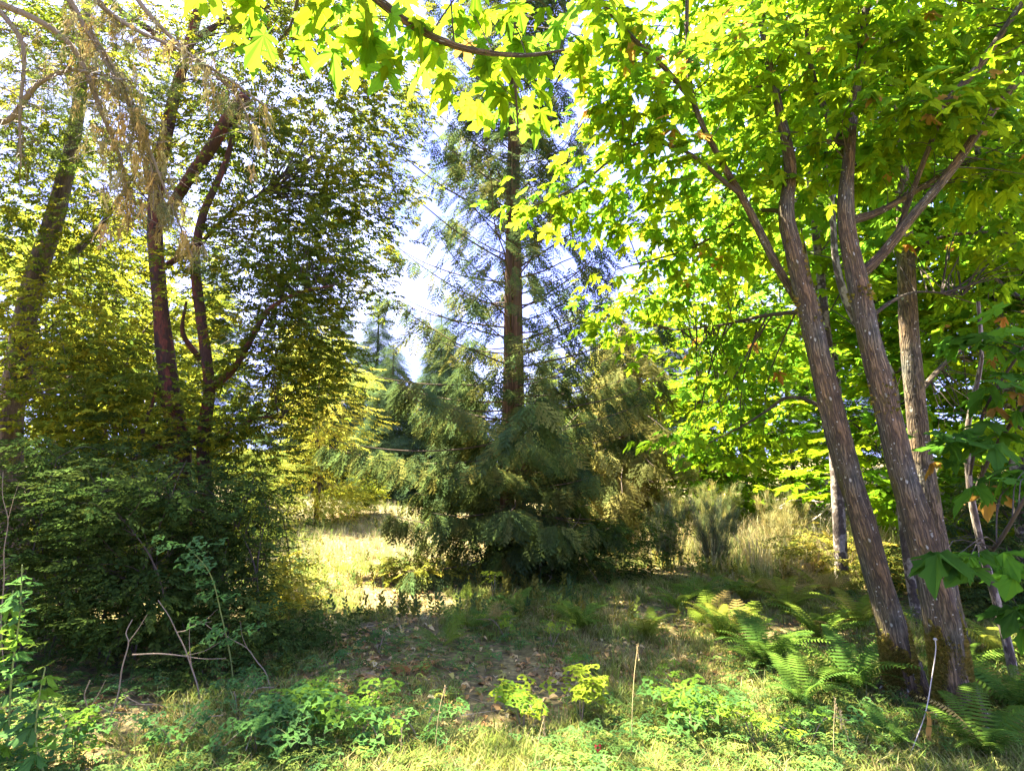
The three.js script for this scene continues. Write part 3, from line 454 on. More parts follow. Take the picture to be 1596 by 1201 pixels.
// maple boughs reaching over the clearing from a tree beside the camera
const baseO = ground(2.6, 1.6);
leafTree({
  name: 'overhanging_maple', label: 'maple bough with large backlit leaves hanging into the top of the view', base: baseO, seed: 21, mat: MAT.maple, leaves: maple, size: 0.17, per: 4, subR: 0.25, layer: 0.3, droop: 0.5, single: 260, woodFrom: 2.9, twigMax: 1.6, tones: mapleTones,
  keepOut: (p) => p.distanceTo(V(0, EYE, 0)) < 2.0,
  limbs: [
    { name: 'trunk', pts: [ground(2.6, 1.6).add(V(0, -0.1, 0)), V(2.55, 1.6, 1.55), V(2.4, 3.4, 1.4), V(2.3, 5.5, 1.3), V(2.5, 8, 1.4), V(2.4, 10.5, 1.5)], r: taper(0.17, 0.04), mat: mapleBark, n: 30, segs: 14 },
    { pts: [V(2.4, 3.3, 1.4), V(1.7, 3.9, 0.3), V(0.9, 4.0, -0.9), P(480, -130, 2.8), P(590, 0, 2.9), P(700, 68, 3.0), P(810, 86, 3.1), P(880, 78, 3.2)], r: taper(0.05, 0.006), mat: mapleBark },
    { pts: [P(520, -100, 2.8), P(470, -20, 2.9), P(452, 40, 3.0), P(430, 70, 3.05)], r: taper(0.012, 0.003), mat: twigWood },
    { pts: [V(1.9, 3.75, 0.6), V(1.3, 4.1, -0.8), P(860, -80, 3.4), P(800, 40, 3.5), P(803, 130, 3.5), P(808, 210, 3.6)], r: taper(0.03, 0.004), mat: twigWood },
  ],
  clumps: [clumpAt(430, 45, 2.95, 70, 38, 0.25, 4), clumpAt(560, 35, 2.95, 65, 35, 0.25, 4), clumpAt(660, 50, 3.1, 60, 50, 0.3, 4), clumpAt(750, 70, 3.3, 60, 40, 0.3, 5), clumpAt(850, 50, 3.5, 70, 50, 0.4, 7), clumpAt(805, 160, 3.8, 32, 55, 0.25, 6), clumpAt(930, 40, 3.9, 90, 60, 0.5, 9), clumpAt(700, -60, 3.1, 300, 50, 0.5, 10),
    [V(2.2, 7.0, 1.4), [1.6, 1.6, 1.6], 30]],
});
// the sapling at the right edge with big shaded leaves close to the camera
const baseE = G(1588, 1078);
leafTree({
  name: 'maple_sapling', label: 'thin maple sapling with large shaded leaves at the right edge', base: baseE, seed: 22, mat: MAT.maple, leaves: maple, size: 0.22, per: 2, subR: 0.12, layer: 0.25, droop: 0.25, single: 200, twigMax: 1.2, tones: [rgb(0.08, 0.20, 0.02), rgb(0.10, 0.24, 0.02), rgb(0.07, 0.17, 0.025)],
  limbs: [
    { name: 'trunk', pts: [baseE.clone().add(V(0, -0.05, 0)), ...line(4.2, 4.4, [1560, 960], [1530, 850], [1512, 760], [1510, 660], [1530, 560], [1525, 470])], r: taper(0.032, 0.012), mat: paleBark, n: 24, segs: 8 },
    { pts: line(3.5, 3.0, [1536, 870], [1560, 840], [1590, 790], [1640, 700]), r: taper(0.012, 0.008), mat: twigWood },
    { pts: line(4.2, 3.6, [1518, 770], [1550, 700], [1585, 650], [1640, 580]), r: taper(0.014, 0.008), mat: twigWood },
    { pts: line(4.2, 3.8, [1512, 740], [1535, 640], [1590, 550], [1640, 480]), r: taper(0.012, 0.006), mat: twigWood },
  ],
  clumps: [clumpAt(1500, 868, 3.1, 45, 18, 0.15, 4), clumpAt(1560, 880, 3.3, 30, 25, 0.15, 3), clumpAt(1560, 740, 3.6, 45, 25, 0.2, 7), clumpAt(1490, 690, 4.0, 60, 40, 0.3, 9), clumpAt(1570, 620, 3.9, 50, 50, 0.3, 10), clumpAt(1540, 520, 4.1, 70, 50, 0.3, 10), clumpAt(1590, 960, 3.4, 25, 25, 0.15, 3)],
});

// ------------------------------------------------------------------ the cedar in the middle
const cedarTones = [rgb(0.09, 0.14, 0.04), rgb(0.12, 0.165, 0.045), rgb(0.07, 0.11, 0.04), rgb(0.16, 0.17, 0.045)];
const baseCedar = ground(0.02, -8.9);
conifer({
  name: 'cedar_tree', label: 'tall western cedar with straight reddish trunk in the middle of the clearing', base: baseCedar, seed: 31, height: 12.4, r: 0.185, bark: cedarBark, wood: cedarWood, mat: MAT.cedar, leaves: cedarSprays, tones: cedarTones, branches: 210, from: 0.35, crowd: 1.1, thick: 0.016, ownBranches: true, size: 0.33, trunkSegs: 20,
  reach: (t) => rr(0.62, 1.12) * (t < 0.14 ? 2.05 : t < 0.28 ? 2.6 : 3.7 * Math.pow(1 - t, 0.62)), rise: (t) => lerp(-0.22, 0.5, smooth(t, 0.1, 0.5)) + rr(-0.12, 0.12), curl: (t) => lerp(0.4, 0.55, smooth(t, 0.2, 0.5)), density: (t) => (t < 0.16 ? 42 : t < 0.22 ? 24 : t < 0.45 ? 12 : 14), hang: (t) => lerp(0.95, 0.5, Math.min(1, t * 1.6)),
});

// ------------------------------------------------------------------ more conifers behind the cedar
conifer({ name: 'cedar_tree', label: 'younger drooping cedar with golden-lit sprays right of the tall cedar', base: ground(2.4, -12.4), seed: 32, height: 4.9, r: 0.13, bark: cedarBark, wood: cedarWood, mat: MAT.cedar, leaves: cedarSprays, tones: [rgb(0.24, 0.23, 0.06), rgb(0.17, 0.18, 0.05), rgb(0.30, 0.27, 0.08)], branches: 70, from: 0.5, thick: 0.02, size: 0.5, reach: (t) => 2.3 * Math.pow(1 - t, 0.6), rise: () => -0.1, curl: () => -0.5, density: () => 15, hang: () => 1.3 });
conifer({ name: 'fir_sapling', label: 'small dark fir with bare lower trunk beside the straw meadow', base: ground(4.3, -13.2), seed: 33, height: 4.6, r: 0.10, bark: darkBark, wood: twigWood, mat: MAT.needle, leaves: firSprays, tones: [rgb(0.05, 0.075, 0.03), rgb(0.07, 0.09, 0.035)], branches: 34, from: 1.3, thick: 0.016, size: 0.42, reach: (t) => 1.25 * (1.05 - t), rise: () => 0.05, curl: () => -0.35, density: () => 11, hang: () => 0.5 });
const firTones = [rgb(0.08, 0.125, 0.045), rgb(0.10, 0.15, 0.05), rgb(0.065, 0.105, 0.04)];
const farFir = (x, z, h, seed, label, tones = firTones, reach = 0.24) => conifer({ name: 'fir_tree', label, base: ground(x, z), seed, height: h, r: h * 0.014 + 0.04, bark: darkBark, wood: twigWood, mat: MAT.needle, leaves: firSprays, tones, branches: 95, from: 0.3, thick: 0.02, size: 0.95, reach: (t) => h * reach * Math.pow(1.02 - t, 0.8), rise: () => 0.1, curl: () => -0.35, density: () => 19, hang: () => 0.55, group: 'firs closing off the clearing' });
farFir(-4.6, -22, 6.2, 41, 'blue-green young fir at the end of the path');
farFir(-3.0, -24, 8.0, 42, 'blue-green fir just left of the tall cedar, behind the path');
farFir(-1.6, -20, 5.2, 43, 'bushy young fir showing left of the cedar skirts');
farFir(-6.4, -27, 9.5, 44, 'taller fir behind the yellow-leaved tree');
farFir(1.2, -23, 5.4, 45, 'fir partly hidden straight behind the tall cedar', [rgb(0.10, 0.13, 0.05), rgb(0.13, 0.15, 0.05)]);
farFir(3.8, -25, 7.4, 46, 'fir behind the younger drooping cedar', [rgb(0.14, 0.16, 0.05), rgb(0.10, 0.13, 0.05)]);
farFir(-9.5, -26, 10, 47, 'tall fir behind the left thicket');

// ------------------------------------------------------------------ leafy trees further off
function farTree(name, label, x, z, h, r, seed, leaves, tones, n, o = {}) {
  const b = ground(x, z), lean = o.lean ?? 0, k = o.low ?? 0.3, top = V(x + lean, b.y + h * 0.9, z);
  const limbs = [{ name: 'trunk', pts: [b.clone().add(V(0, -0.1, 0)), V(x + lean * 0.2 + 0.05, b.y + h * 0.3, z), V(x + lean * 0.6 - 0.08, b.y + h * 0.6, z + 0.1), top], r: taper(o.r ?? h * 0.014, 0.02), mat: o.bark ?? paleBark, n: 20, segs: 9 }];
  reseed(seed); for (let q = 0; q < 5; q++) { const a = q * 1.3 + seed, y = h * (0.3 + q * 0.11), s = V(x + lean * y / h, b.y + y, z); limbs.push({ pts: [s, s.clone().add(V(Math.cos(a) * r * 0.4, h * 0.07, Math.sin(a) * r * 0.4)), s.clone().add(V(Math.cos(a) * r * 0.8, h * 0.17, Math.sin(a) * r * 0.8))], r: taper(h * 0.006, 0.006), mat: o.bark ?? paleBark, n: 8, segs: 6 }); }
  const clumps = []; for (let q = 0; q < 7; q++) { const a = q * 2.4, y = h * lerp(k, 0.95, q / 6), w = r * (0.55 + 0.45 * Math.sin(Math.PI * (0.2 + 0.75 * q / 6))) * 0.7; clumps.push([V(x + lean * y / h + Math.cos(a) * r * 0.35, b.y + y, z + Math.sin(a) * r * 0.35), [w, h * 0.13, w], Math.round(n / 7)]); }
  return leafTree({ name, label, base: b, seed, mat: o.mat ?? MAT.back, leaves, size: o.size ?? 1, per: o.per ?? 6, subR: o.subR ?? 0.5, layer: 0.45, droop: 0.3, tones, limbs, clumps, woodFrom: b.y + h * 0.25, twigMax: 2.5, twigShare: 0.5, keepOut: o.keepOut, group: o.group });
}
const olive = [rgb(0.21, 0.25, 0.025), rgb(0.14, 0.18, 0.025), rgb(0.30, 0.31, 0.025)];
const gold = [rgb(0.42, 0.41, 0.05), rgb(0.48, 0.45, 0.07), rgb(0.33, 0.36, 0.05)];
farTree('willow_tree', 'sunlit yellow-green feathery tree at the end of the path', -5.2, -15.6, 4.9, 1.5, 51, willowTwigs, gold, 230, { low: 0.12, r: 0.07, size: 1.0 });
farTree('willow_tree', 'low bright yellow bush left of the path end', -6.2, -13.8, 1.9, 1.1, 52, willowTwigs, [rgb(0.26, 0.30, 0.05), rgb(0.32, 0.34, 0.06)], 150, { low: 0.1, r: 0.05 });
farTree('maple_tree', 'bright sunlit maple filling the gap left of the leaning trunks', 6.2, -11.0, 8.5, 2.8, 61, mapleTwigs, farMaple, 210, { low: 0.16, per: 5 });
farTree('maple_tree', 'sunlit maple behind the straw meadow', 5.4, -16.5, 9.0, 3.0, 62, mapleTwigs, farMaple, 190, { low: 0.12, per: 5 });
farTree('maple_tree', 'maple with pale trunk behind the slender upright maple', 7.8, -8.6, 8.8, 2.6, 63, mapleTwigs, mapleTones.concat(farMaple), 180, { low: 0.22, per: 5 });
farTree('maple_tree', 'sunlit maple far behind the leaning pair', 9.2, -13.5, 10, 3.2, 64, mapleTwigs, farMaple, 200, { low: 0.12, per: 5 });
farTree('maple_tree', 'maple crown high behind the tall cedar and the leaning maples', 4.3, -7.8, 9.8, 2.2, 65, mapleTwigs, farMaple, 170, { low: 0.5, per: 5, r: 0.09 });
farTree('alder_tree', 'alder with pale trunk at the far right edge', 6.6, -6.4, 8.5, 1.9, 66, mapleTwigs, mapleTones, 170, { low: 0.28, per: 4 });
farTree('alder_tree', 'thin alder trunk showing between the slender maple and the sapling', 6.3, -7.3, 8, 1.6, 67, alderTwigs, farMaple, 120, { low: 0.3, per: 5, r: 0.10 });
farTree('alder_tree', 'distant alder on the rising ground at the right', 12.5, -14, 10, 3.2, 68, alderTwigs, farMaple, 240, { low: 0.1 });
farTree('alder_tree', 'distant alder closing the wood behind the meadow', 8.4, -20, 10, 3.4, 69, alderTwigs, farMaple, 240, { low: 0.08 });
farTree('alder_tree', 'distant alder behind the small dark fir', 3.4, -19, 6.8, 2.4, 70, alderTwigs, olive, 170, { low: 0.1 });
farTree('alder_tree', 'leafy tree in the wood behind the left thicket', -9.2, -12.5, 6.4, 2.6, 71, alderTwigs, olive, 240, { low: 0.12 });
farTree('alder_tree', 'leafy tree showing yellow between the dark left trunks', -7.4, -10.5, 5.6, 2.1, 72, alderTwigs, olive, 170, { low: 0.15 });
farTree('alder_tree', 'tall leafy tree behind the far-left trunk', -11.5, -10.5, 7, 2.6, 73, alderTwigs, olive, 200, { low: 0.1 });

farTree('alder_tree', 'leafy tree close behind the two madrones', -6.6, -9.8, 4.2, 1.8, 74, alderTwigs, olive, 150, { low: 0.14, size: 0.8 });
farTree('alder_tree', 'leafy tree filling the wood between far-left trunk and madrones', -7.6, -8.2, 4.6, 1.9, 75, alderTwigs, olive, 160, { low: 0.12, size: 0.8 });
farTree('alder_tree', 'leafy tree in deep shade behind the thicket', -8.6, -14.2, 5.2, 1.7, 76, alderTwigs, olive, 200, { low: 0.1, size: 0.8 });
farTree('alder_tree', 'distant leafy tree left of the tall fir', -13, -18, 11, 3.6, 77, alderTwigs, olive, 240, { low: 0.08, size: 1.2 });
for (const [x, z, h, r, k, label] of [[4.7, -12.9, 4.6, 1.7, 78, 'bright low maple behind the pale broom'], [7.0, -14.6, 6.4, 2.1, 79, 'bright maple between the meadow and the far alders'], [5.9, -9.0, 5.2, 1.6, 80, 'bright low maple behind the dead branch pile'], [7.6, -7.0, 4.6, 1.7, 180, 'low leafy maple behind the right edge sapling'], [9.6, -10.2, 6.5, 2.2, 181, 'leafy maple on the rising ground at the right'], [7.2, -18, 8, 2.6, 182, 'sunlit maple deep behind the leaning pair']]) farTree('maple_tree', label, x, z, h, r, k, mapleTwigs, farMaple, 140, { low: 0.1, per: 5, r: 0.06 });
// ------------------------------------------------------------------ the left group
const madTones = [rgb(0.15, 0.20, 0.022), rgb(0.20, 0.24, 0.022), rgb(0.11, 0.155, 0.022), rgb(0.28, 0.28, 0.022)];
const baseL2 = ground(-3.55, -6.5);
leafTree({
  name: 'madrone_tree', label: 'dark madrone trunk turning red near the top left', base: baseL2, seed: 81, mat: MAT.small, leaves: madroneTwigs, size: 0.7, per: 20, subR: 0.42, layer: 0.6, droop: 0.2, tones: madTones, woodFrom: 2.4, twigMax: 2.2,
  limbs: [
    { name: 'trunk', pts: [baseL2.clone().add(V(0, -0.1, 0)), ...line(6.4, 7.6, [278, 690], [264, 610], [252, 500], [243, 400], [243, 300], [262, 190], [285, 100], [312, 0], [330, -150])], r: profile([0, 0.12], [0.3, 0.092], [0.6, 0.078], [1, 0.045]), mat: redBark, n: 40, segs: 14 },
    { name: 'broken_limb', bare: true, pts: line(7.0, 6.6, [262, 330], [296, 275], [330, 228], [352, 190], [384, 150]), r: profile([0, 0.06], [0.4, 0.07], [1, 0.075]), mat: redBark, n: 14, segs: 10 },
    { pts: line(7.2, 6.9, [285, 100], [250, 60], [180, 10], [120, -60]), r: taper(0.05, 0.02), mat: redBark },
    { pts: line(7.2, 7.2, [250, 420], [310, 380], [360, 330], [430, 290]), r: taper(0.04, 0.012), mat: redBark },
    { pts: line(7.2, 7.8, [300, 60], [380, 20], [470, 0]), r: taper(0.04, 0.012), mat: redBark },
  ],
  clumps: [clumpAt(420, 300, 7.2, 110, 110, 1.0, 44), clumpAt(500, 200, 7.6, 120, 100, 1.0, 36), clumpAt(330, 120, 7.2, 130, 110, 1.0, 34), clumpAt(540, 330, 7.6, 75, 100, 0.8, 26), clumpAt(430, 60, 7.6, 150, 80, 1, 34), clumpAt(560, 100, 7.4, 120, 90, 1, 30), clumpAt(200, 60, 7.2, 120, 80, 0.9, 22), clumpAt(420, -90, 7.4, 260, 80, 1.4, 40), clumpAt(590, 260, 8.0, 60, 80, 0.6, 18), clumpAt(600, 150, 7.8, 70, 60, 0.6, 16), clumpAt(560, 400, 7.8, 50, 80, 0.6, 16), clumpAt(300, 250, 7.2, 90, 80, 0.8, 18), clumpAt(150, 180, 7.4, 110, 90, 0.8, 22), clumpAt(180, 330, 7.4, 90, 80, 0.7, 20), clumpAt(360, 200, 7.6, 110, 70, 0.8, 22)],
});
const baseL3 = ground(-3.0, -6.3);
leafTree({
  name: 'madrone_tree', label: 'slim dark madrone stem with spreading branches beside the red one', base: baseL3, seed: 82, mat: MAT.small, leaves: madroneTwigs, size: 0.72, per: 19, subR: 0.4, layer: 0.6, droop: 0.2, tones: madTones, woodFrom: 2, twigMax: 2.0,
  limbs: [
    { name: 'trunk', pts: [baseL3.clone().add(V(0, -0.1, 0)), ...line(6.3, 7.0, [316, 690], [326, 605], [312, 490], [304, 400], [318, 330], [336, 290], [356, 238], [372, 160])], r: taper(0.075, 0.025), mat: redBark, n: 30, segs: 10 },
    { pts: line(6.4, 6.3, [326, 605], [360, 580], [388, 535], [420, 482], [470, 455], [520, 445]), r: taper(0.045, 0.012), mat: redBark },
    { pts: line(6.4, 6.2, [340, 690], [365, 670], [398, 652], [440, 650]), r: taper(0.03, 0.01), mat: redBark },
    { pts: line(6.5, 6.1, [312, 560], [285, 520], [290, 470]), r: taper(0.035, 0.012), mat: redBark },
    { pts: line(6.3, 6.0, [316, 690], [225, 690], [240, 620], [245, 600]), r: taper(0.03, 0.01), mat: redBark },
  ],
  clumps: [clumpAt(430, 470, 6.6, 100, 80, 0.8, 42), clumpAt(480, 560, 6.6, 60, 70, 0.7, 30), clumpAt(400, 600, 6.3, 100, 70, 0.7, 38), clumpAt(500, 420, 7.0, 70, 80, 0.7, 28), clumpAt(340, 450, 6.8, 80, 80, 0.7, 16), clumpAt(370, 690, 6.2, 80, 50, 0.6, 24), clumpAt(420, 380, 7.2, 100, 60, 0.7, 26)],
});
const baseL1 = ground(-5.6, -6.9);
leafTree({
  name: 'fir_tree', label: 'thick rough-barked conifer trunk leaning in at the left edge', base: baseL1, seed: 83, mat: MAT.small, leaves: madroneTwigs, size: 0.75, per: 18, subR: 0.4, layer: 0.6, tones: madTones, woodFrom: 2.4, twigMax: 2.2,
  limbs: [
    { name: 'trunk', pts: [baseL1.clone().add(V(0, -0.1, 0)), ...line(7.0, 8.0, [12, 760], [22, 600], [50, 450], [90, 320], [115, 210], [130, 90], [140, -120])], r: taper(0.17, 0.05), mat: darkBark, n: 34, segs: 16 },
    { pts: line(7.4, 7.6, [110, 400], [150, 360], [185, 310], [215, 260]), r: taper(0.045, 0.02), mat: paleBark },
  ],
  clumps: [clumpAt(60, 480, 6.8, 110, 80, 0.8, 26), clumpAt(150, 540, 6.8, 100, 70, 0.8, 30), clumpAt(90, 600, 6.2, 130, 60, 0.8, 34), clumpAt(40, 380, 7.0, 70, 60, 0.7, 14), clumpAt(150, 420, 7.4, 80, 70, 0.7, 12), clumpAt(20, 280, 7.2, 60, 70, 0.7, 22), clumpAt(20, 180, 7.2, 60, 70, 0.7, 20), clumpAt(60, 60, 7.4, 110, 80, 0.9, 34), clumpAt(190, 640, 6.2, 120, 50, 0.7, 30)],
});
// dead fir boughs hung with pale lichen
{
  const base = ground(-5.0, -4.6), root = thing('lichen_fir', 'old fir boughs draped with pale golden lichen at the top left', 'tree', base); reseed(84);
  part('trunk', tube(smoothPath([base.clone().add(V(0, -0.1, 0)), V(-5.1, 2.5, -4.6), V(-5.05, 6, -4.7), V(-5.1, 10, -4.7)], 20), taper(0.16, 0.05), 12, 0.1, 5), darkBark, root);
  const list = [], nl = [], boughs = [line(5.4, 5.6, [60, -120], [110, 5], [170, 95], [215, 190], [255, 290], [300, 400]), line(5.3, 5.8, [100, -120], [150, 0], [200, 40], [285, 80], [350, 120], [420, 170]), line(5.4, 5.6, [60, -80], [130, 40], [190, 140], [230, 230], [240, 330]), line(5.5, 5.9, [140, -100], [230, 20], [300, 90], [370, 150], [400, 230]), line(5.2, 5.3, [-40, -20], [10, 30], [35, 70], [30, 180], [32, 260]), line(5.4, 5.2, [0, 190], [60, 130], [110, 110], [190, 125]), line(5.4, 5.6, [100, 60], [160, 180], [190, 260], [200, 360])];
  boughs.forEach((pts, k) => {
    const q = smoothPath([V(-5.08, pts[0].y + 0.35, -4.65), ...pts], 40); part('bough', tube(q, taper(0.034, 0.008), 6, 0.15, k + 3), plain('lichened_wood', 0.22, 0.18, 0.11), root);
    const side = []; for (let j = 8; j < 40; j++) for (let s = 0; s < 3; s++) { const a = R() * 6.283, l = rr(0.12, 0.42), e = q[j].clone().add(V(Math.cos(a) * l, rr(-0.32, 0.06), Math.sin(a) * l)); side.push(tube(smoothPath([q[j], q[j].clone().lerp(e, 0.5).add(V(0, 0.05, 0)), e], 4), taper(0.005, 0.0015), 3, 0)); for (let m = 0; m < (k === 4 || k === 5 ? 0 : k === 1 || k === 3 ? (R() < 0.4 ? 1 : 0) : j > 20 ? (R() < 0.75 ? 2 : 0) : R() < 0.3 ? 1 : 0); m++) list.push([frame(q[j].clone().lerp(e, R()), V(gauss() * 0.3, 1, gauss() * 0.3), V(gauss(), 0, gauss()), rr(0.35, 1.0)), vary(pick([rgb(0.46, 0.36, 0.12), rgb(0.56, 0.44, 0.17), rgb(0.36, 0.30, 0.10), rgb(0.40, 0.36, 0.16)]), 0.25)]); if (R() < 0.35) nl.push([frame(e, e.clone().sub(q[j]).add(V(0, -0.1, 0)), V(0, 1, 0.2), rr(0.2, 0.34)), vary(rgb(0.09, 0.12, 0.04), 0.3)]); }
    const t = part('twigs', mergeGeometries(side), plain('grey_twig', 0.2, 0.16, 0.11), root); t.userData.kind = 'stuff';
  });
  lichens.forEach((g, k) => copies('lichen', g, MAT.lichen, list.filter((_, i) => i % 3 === k), root)); copies('foliage', firSprays[0], MAT.needle, nl, root);
}
// the dark thicket at the lower left
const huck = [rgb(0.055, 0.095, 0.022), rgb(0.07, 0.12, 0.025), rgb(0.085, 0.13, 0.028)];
function thicket(name, label, base, seed, clumps, tones, size = 1, per = 9, leaves = smallTwigs) {
  reseed(seed); const limbs = []; for (const [c, r] of clumps) for (let q = 0; q < (c.y - base.y > 0.6 ? 4 : 0); q++) { const g = ground(lerp(base.x, c.x, 0.6) + gauss() * 0.6, lerp(base.z, c.z, 0.6) + gauss() * 0.4); limbs.push({ name: 'stem', pts: [g, g.clone().lerp(c, 0.5).add(V(gauss() * 0.25, 0.15, gauss() * 0.25)), c.clone().add(V(gauss() * r[0] * 0.7, gauss() * r[1] * 0.5, gauss() * r[2] * 0.6))], r: taper(0.009, 0.003), mat: twigWood, n: 10, segs: 5 }); }
  return leafTree({ name, label, category: 'shrub', base, seed, mat: MAT.small, leaves, size, per, subR: 0.2, layer: 0.5, droop: 0.25, tones, limbs, clumps: clumps.map(([c, r, n]) => [c, r, Math.round(n * 0.8)]), twigMax: 0.7, woodFrom: base.y + 0.5, group: name === 'huckleberry_shrub' ? 'shrubs of the left thicket' : 'low shrubs round the clearing' });
}
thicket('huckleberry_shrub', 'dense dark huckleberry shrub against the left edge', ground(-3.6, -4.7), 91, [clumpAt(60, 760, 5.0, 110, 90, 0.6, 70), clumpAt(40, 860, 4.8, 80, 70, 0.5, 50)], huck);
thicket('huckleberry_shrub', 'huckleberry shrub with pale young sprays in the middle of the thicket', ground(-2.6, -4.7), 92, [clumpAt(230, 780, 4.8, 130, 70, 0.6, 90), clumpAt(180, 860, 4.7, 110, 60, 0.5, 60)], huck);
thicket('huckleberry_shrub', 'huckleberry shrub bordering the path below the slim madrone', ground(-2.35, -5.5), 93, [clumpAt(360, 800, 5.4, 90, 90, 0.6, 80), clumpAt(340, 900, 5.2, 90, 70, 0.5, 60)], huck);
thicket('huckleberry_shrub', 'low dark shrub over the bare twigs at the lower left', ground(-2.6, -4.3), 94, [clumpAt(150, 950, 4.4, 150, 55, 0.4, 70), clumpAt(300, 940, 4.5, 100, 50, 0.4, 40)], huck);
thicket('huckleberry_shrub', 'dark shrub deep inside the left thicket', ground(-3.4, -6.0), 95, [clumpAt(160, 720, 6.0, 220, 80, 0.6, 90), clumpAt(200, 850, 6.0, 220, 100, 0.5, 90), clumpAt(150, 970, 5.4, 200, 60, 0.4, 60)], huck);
thicket('laurel_shrub', 'glossy leafy shrub where the thicket meets the path', ground(-2.5, -7.4), 96, [clumpAt(400, 750, 7.2, 45, 60, 0.6, 40), clumpAt(410, 850, 7.4, 45, 50, 0.5, 34)], [rgb(0.10, 0.14, 0.03), rgb(0.14, 0.18, 0.03)], 1.1);
thicket('laurel_shrub', 'ivy-like dark leaves creeping at the edge of the path', ground(-1.75, -5.2), 97, [[ground(-1.75, -5.2).add(V(0, 0.2, 0)), [0.4, 0.2, 0.4], 34], [ground(-2.1, -4.6).add(V(0, 0.22, 0)), [0.4, 0.2, 0.4], 30]], huck, 0.9);
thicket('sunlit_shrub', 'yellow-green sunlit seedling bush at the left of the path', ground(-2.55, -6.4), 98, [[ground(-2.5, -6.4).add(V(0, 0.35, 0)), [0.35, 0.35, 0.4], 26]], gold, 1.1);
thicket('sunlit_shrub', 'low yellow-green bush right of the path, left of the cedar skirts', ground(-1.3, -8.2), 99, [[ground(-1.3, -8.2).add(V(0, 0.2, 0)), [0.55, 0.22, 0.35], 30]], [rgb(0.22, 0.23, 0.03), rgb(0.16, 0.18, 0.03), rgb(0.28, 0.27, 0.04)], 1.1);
thicket('sunlit_shrub', 'bright leafy shrub closing the end of the path', ground(-4.4, -17.0), 103, [[ground(-4.4, -17.0).add(V(0, 0.7, 0)), [0.9, 0.6, 0.6], 60]], olive, 1.6); thicket('sunlit_shrub', 'low shrub under the feathery yellow tree', ground(-5.6, -11.8), 105, [[ground(-5.6, -11.8).add(V(0, 0.5, 0)), [0.9, 0.5, 0.5], 50]], olive, 1.5);
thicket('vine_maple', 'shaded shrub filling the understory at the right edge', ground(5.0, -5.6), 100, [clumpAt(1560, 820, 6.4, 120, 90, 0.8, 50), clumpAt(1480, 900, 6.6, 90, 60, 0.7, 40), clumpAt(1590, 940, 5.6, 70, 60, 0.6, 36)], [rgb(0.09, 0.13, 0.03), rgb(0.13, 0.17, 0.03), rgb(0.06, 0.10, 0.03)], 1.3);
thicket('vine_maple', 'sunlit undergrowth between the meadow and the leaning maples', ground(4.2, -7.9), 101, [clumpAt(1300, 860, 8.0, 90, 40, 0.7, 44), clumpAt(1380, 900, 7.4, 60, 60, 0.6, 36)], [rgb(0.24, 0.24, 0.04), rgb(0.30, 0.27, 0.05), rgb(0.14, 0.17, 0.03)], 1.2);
thicket('cedar_skirt_shrub', 'dark leafy shrub growing under the cedar skirts', ground(0.5, -8.0), 102, [[ground(0.4, -8.1).add(V(0, 0.4, 0)), [1.1, 0.4, 0.4], 60], [ground(1.7, -8.4).add(V(0, 0.5, 0)), [0.9, 0.5, 0.4], 50]], huck, 1.1);

// broom: upright wiry green shrubs at the edge of the meadow
function broom(label, x, z, h, seed, tones) {
  const base = ground(x, z), root = thing('broom_shrub', label, 'shrub', base, 'broom shrubs along the meadow'); reseed(seed); const list = [], stems = [];
  for (let k = 0; k < 26; k++) { const a = R() * 6.283, d = V(Math.cos(a) * rr(0.05, 0.4), 1, Math.sin(a) * rr(0.05, 0.4)), l = h * rr(0.6, 1), s = base.clone().add(V(gauss() * 0.15, 0, gauss() * 0.15)), e = s.clone().addScaledVector(d, l); stems.push(tube(smoothPath([s, s.clone().lerp(e, 0.5).add(V(gauss() * 0.05, 0, gauss() * 0.05)), e], 5), taper(0.007, 0.002), 4, 0)); for (let m = 0; m < 9; m++) list.push([frame(s.clone().lerp(e, rr(0.25, 1)), d.clone().add(V(gauss() * 0.35, 0.2, gauss() * 0.35)), V(gauss(), 0, gauss()), [rr(0.5, 0.9), rr(0.5, 1.0), 0.7]), vary(pick(tones), 0.25)]); }
  const t = part('stems', mergeGeometries(stems), greenStem, root); t.userData.kind = 'stuff'; copies('foliage', gM[1], MAT.grass, list, root);
}
const broomT = [rgb(0.13, 0.17, 0.06), rgb(0.2, 0.22, 0.07), rgb(0.30, 0.28, 0.10)], dull = [rgb(0.09, 0.13, 0.07), rgb(0.12, 0.15, 0.07), rgb(0.2, 0.19, 0.09)];
broom('grey-green broom shrub at the near edge of the straw meadow', 3.0, -8.8, 1.05, 111, dull); broom('grey-green broom shrub right of the cedar skirts', 2.4, -9.2, 1.0, 112, dull);
broom('tall pale broom in the middle of the meadow', 3.5, -10.2, 1.3, 113, broomT); broom('pale broom before the small dark fir', 4.0, -11.2, 1.2, 114, broomT); broom('straw-coloured broom at the right of the meadow', 4.3, -9.4, 1.05, 115, [rgb(0.34, 0.29, 0.12), rgb(0.28, 0.26, 0.10)]); broom('broom shrub below the dead branch pile', 4.9, -10.6, 1.0, 116, broomT);
broom('broom against the younger drooping cedar', 3.0, -11.0, 1.25, 117, broomT); 

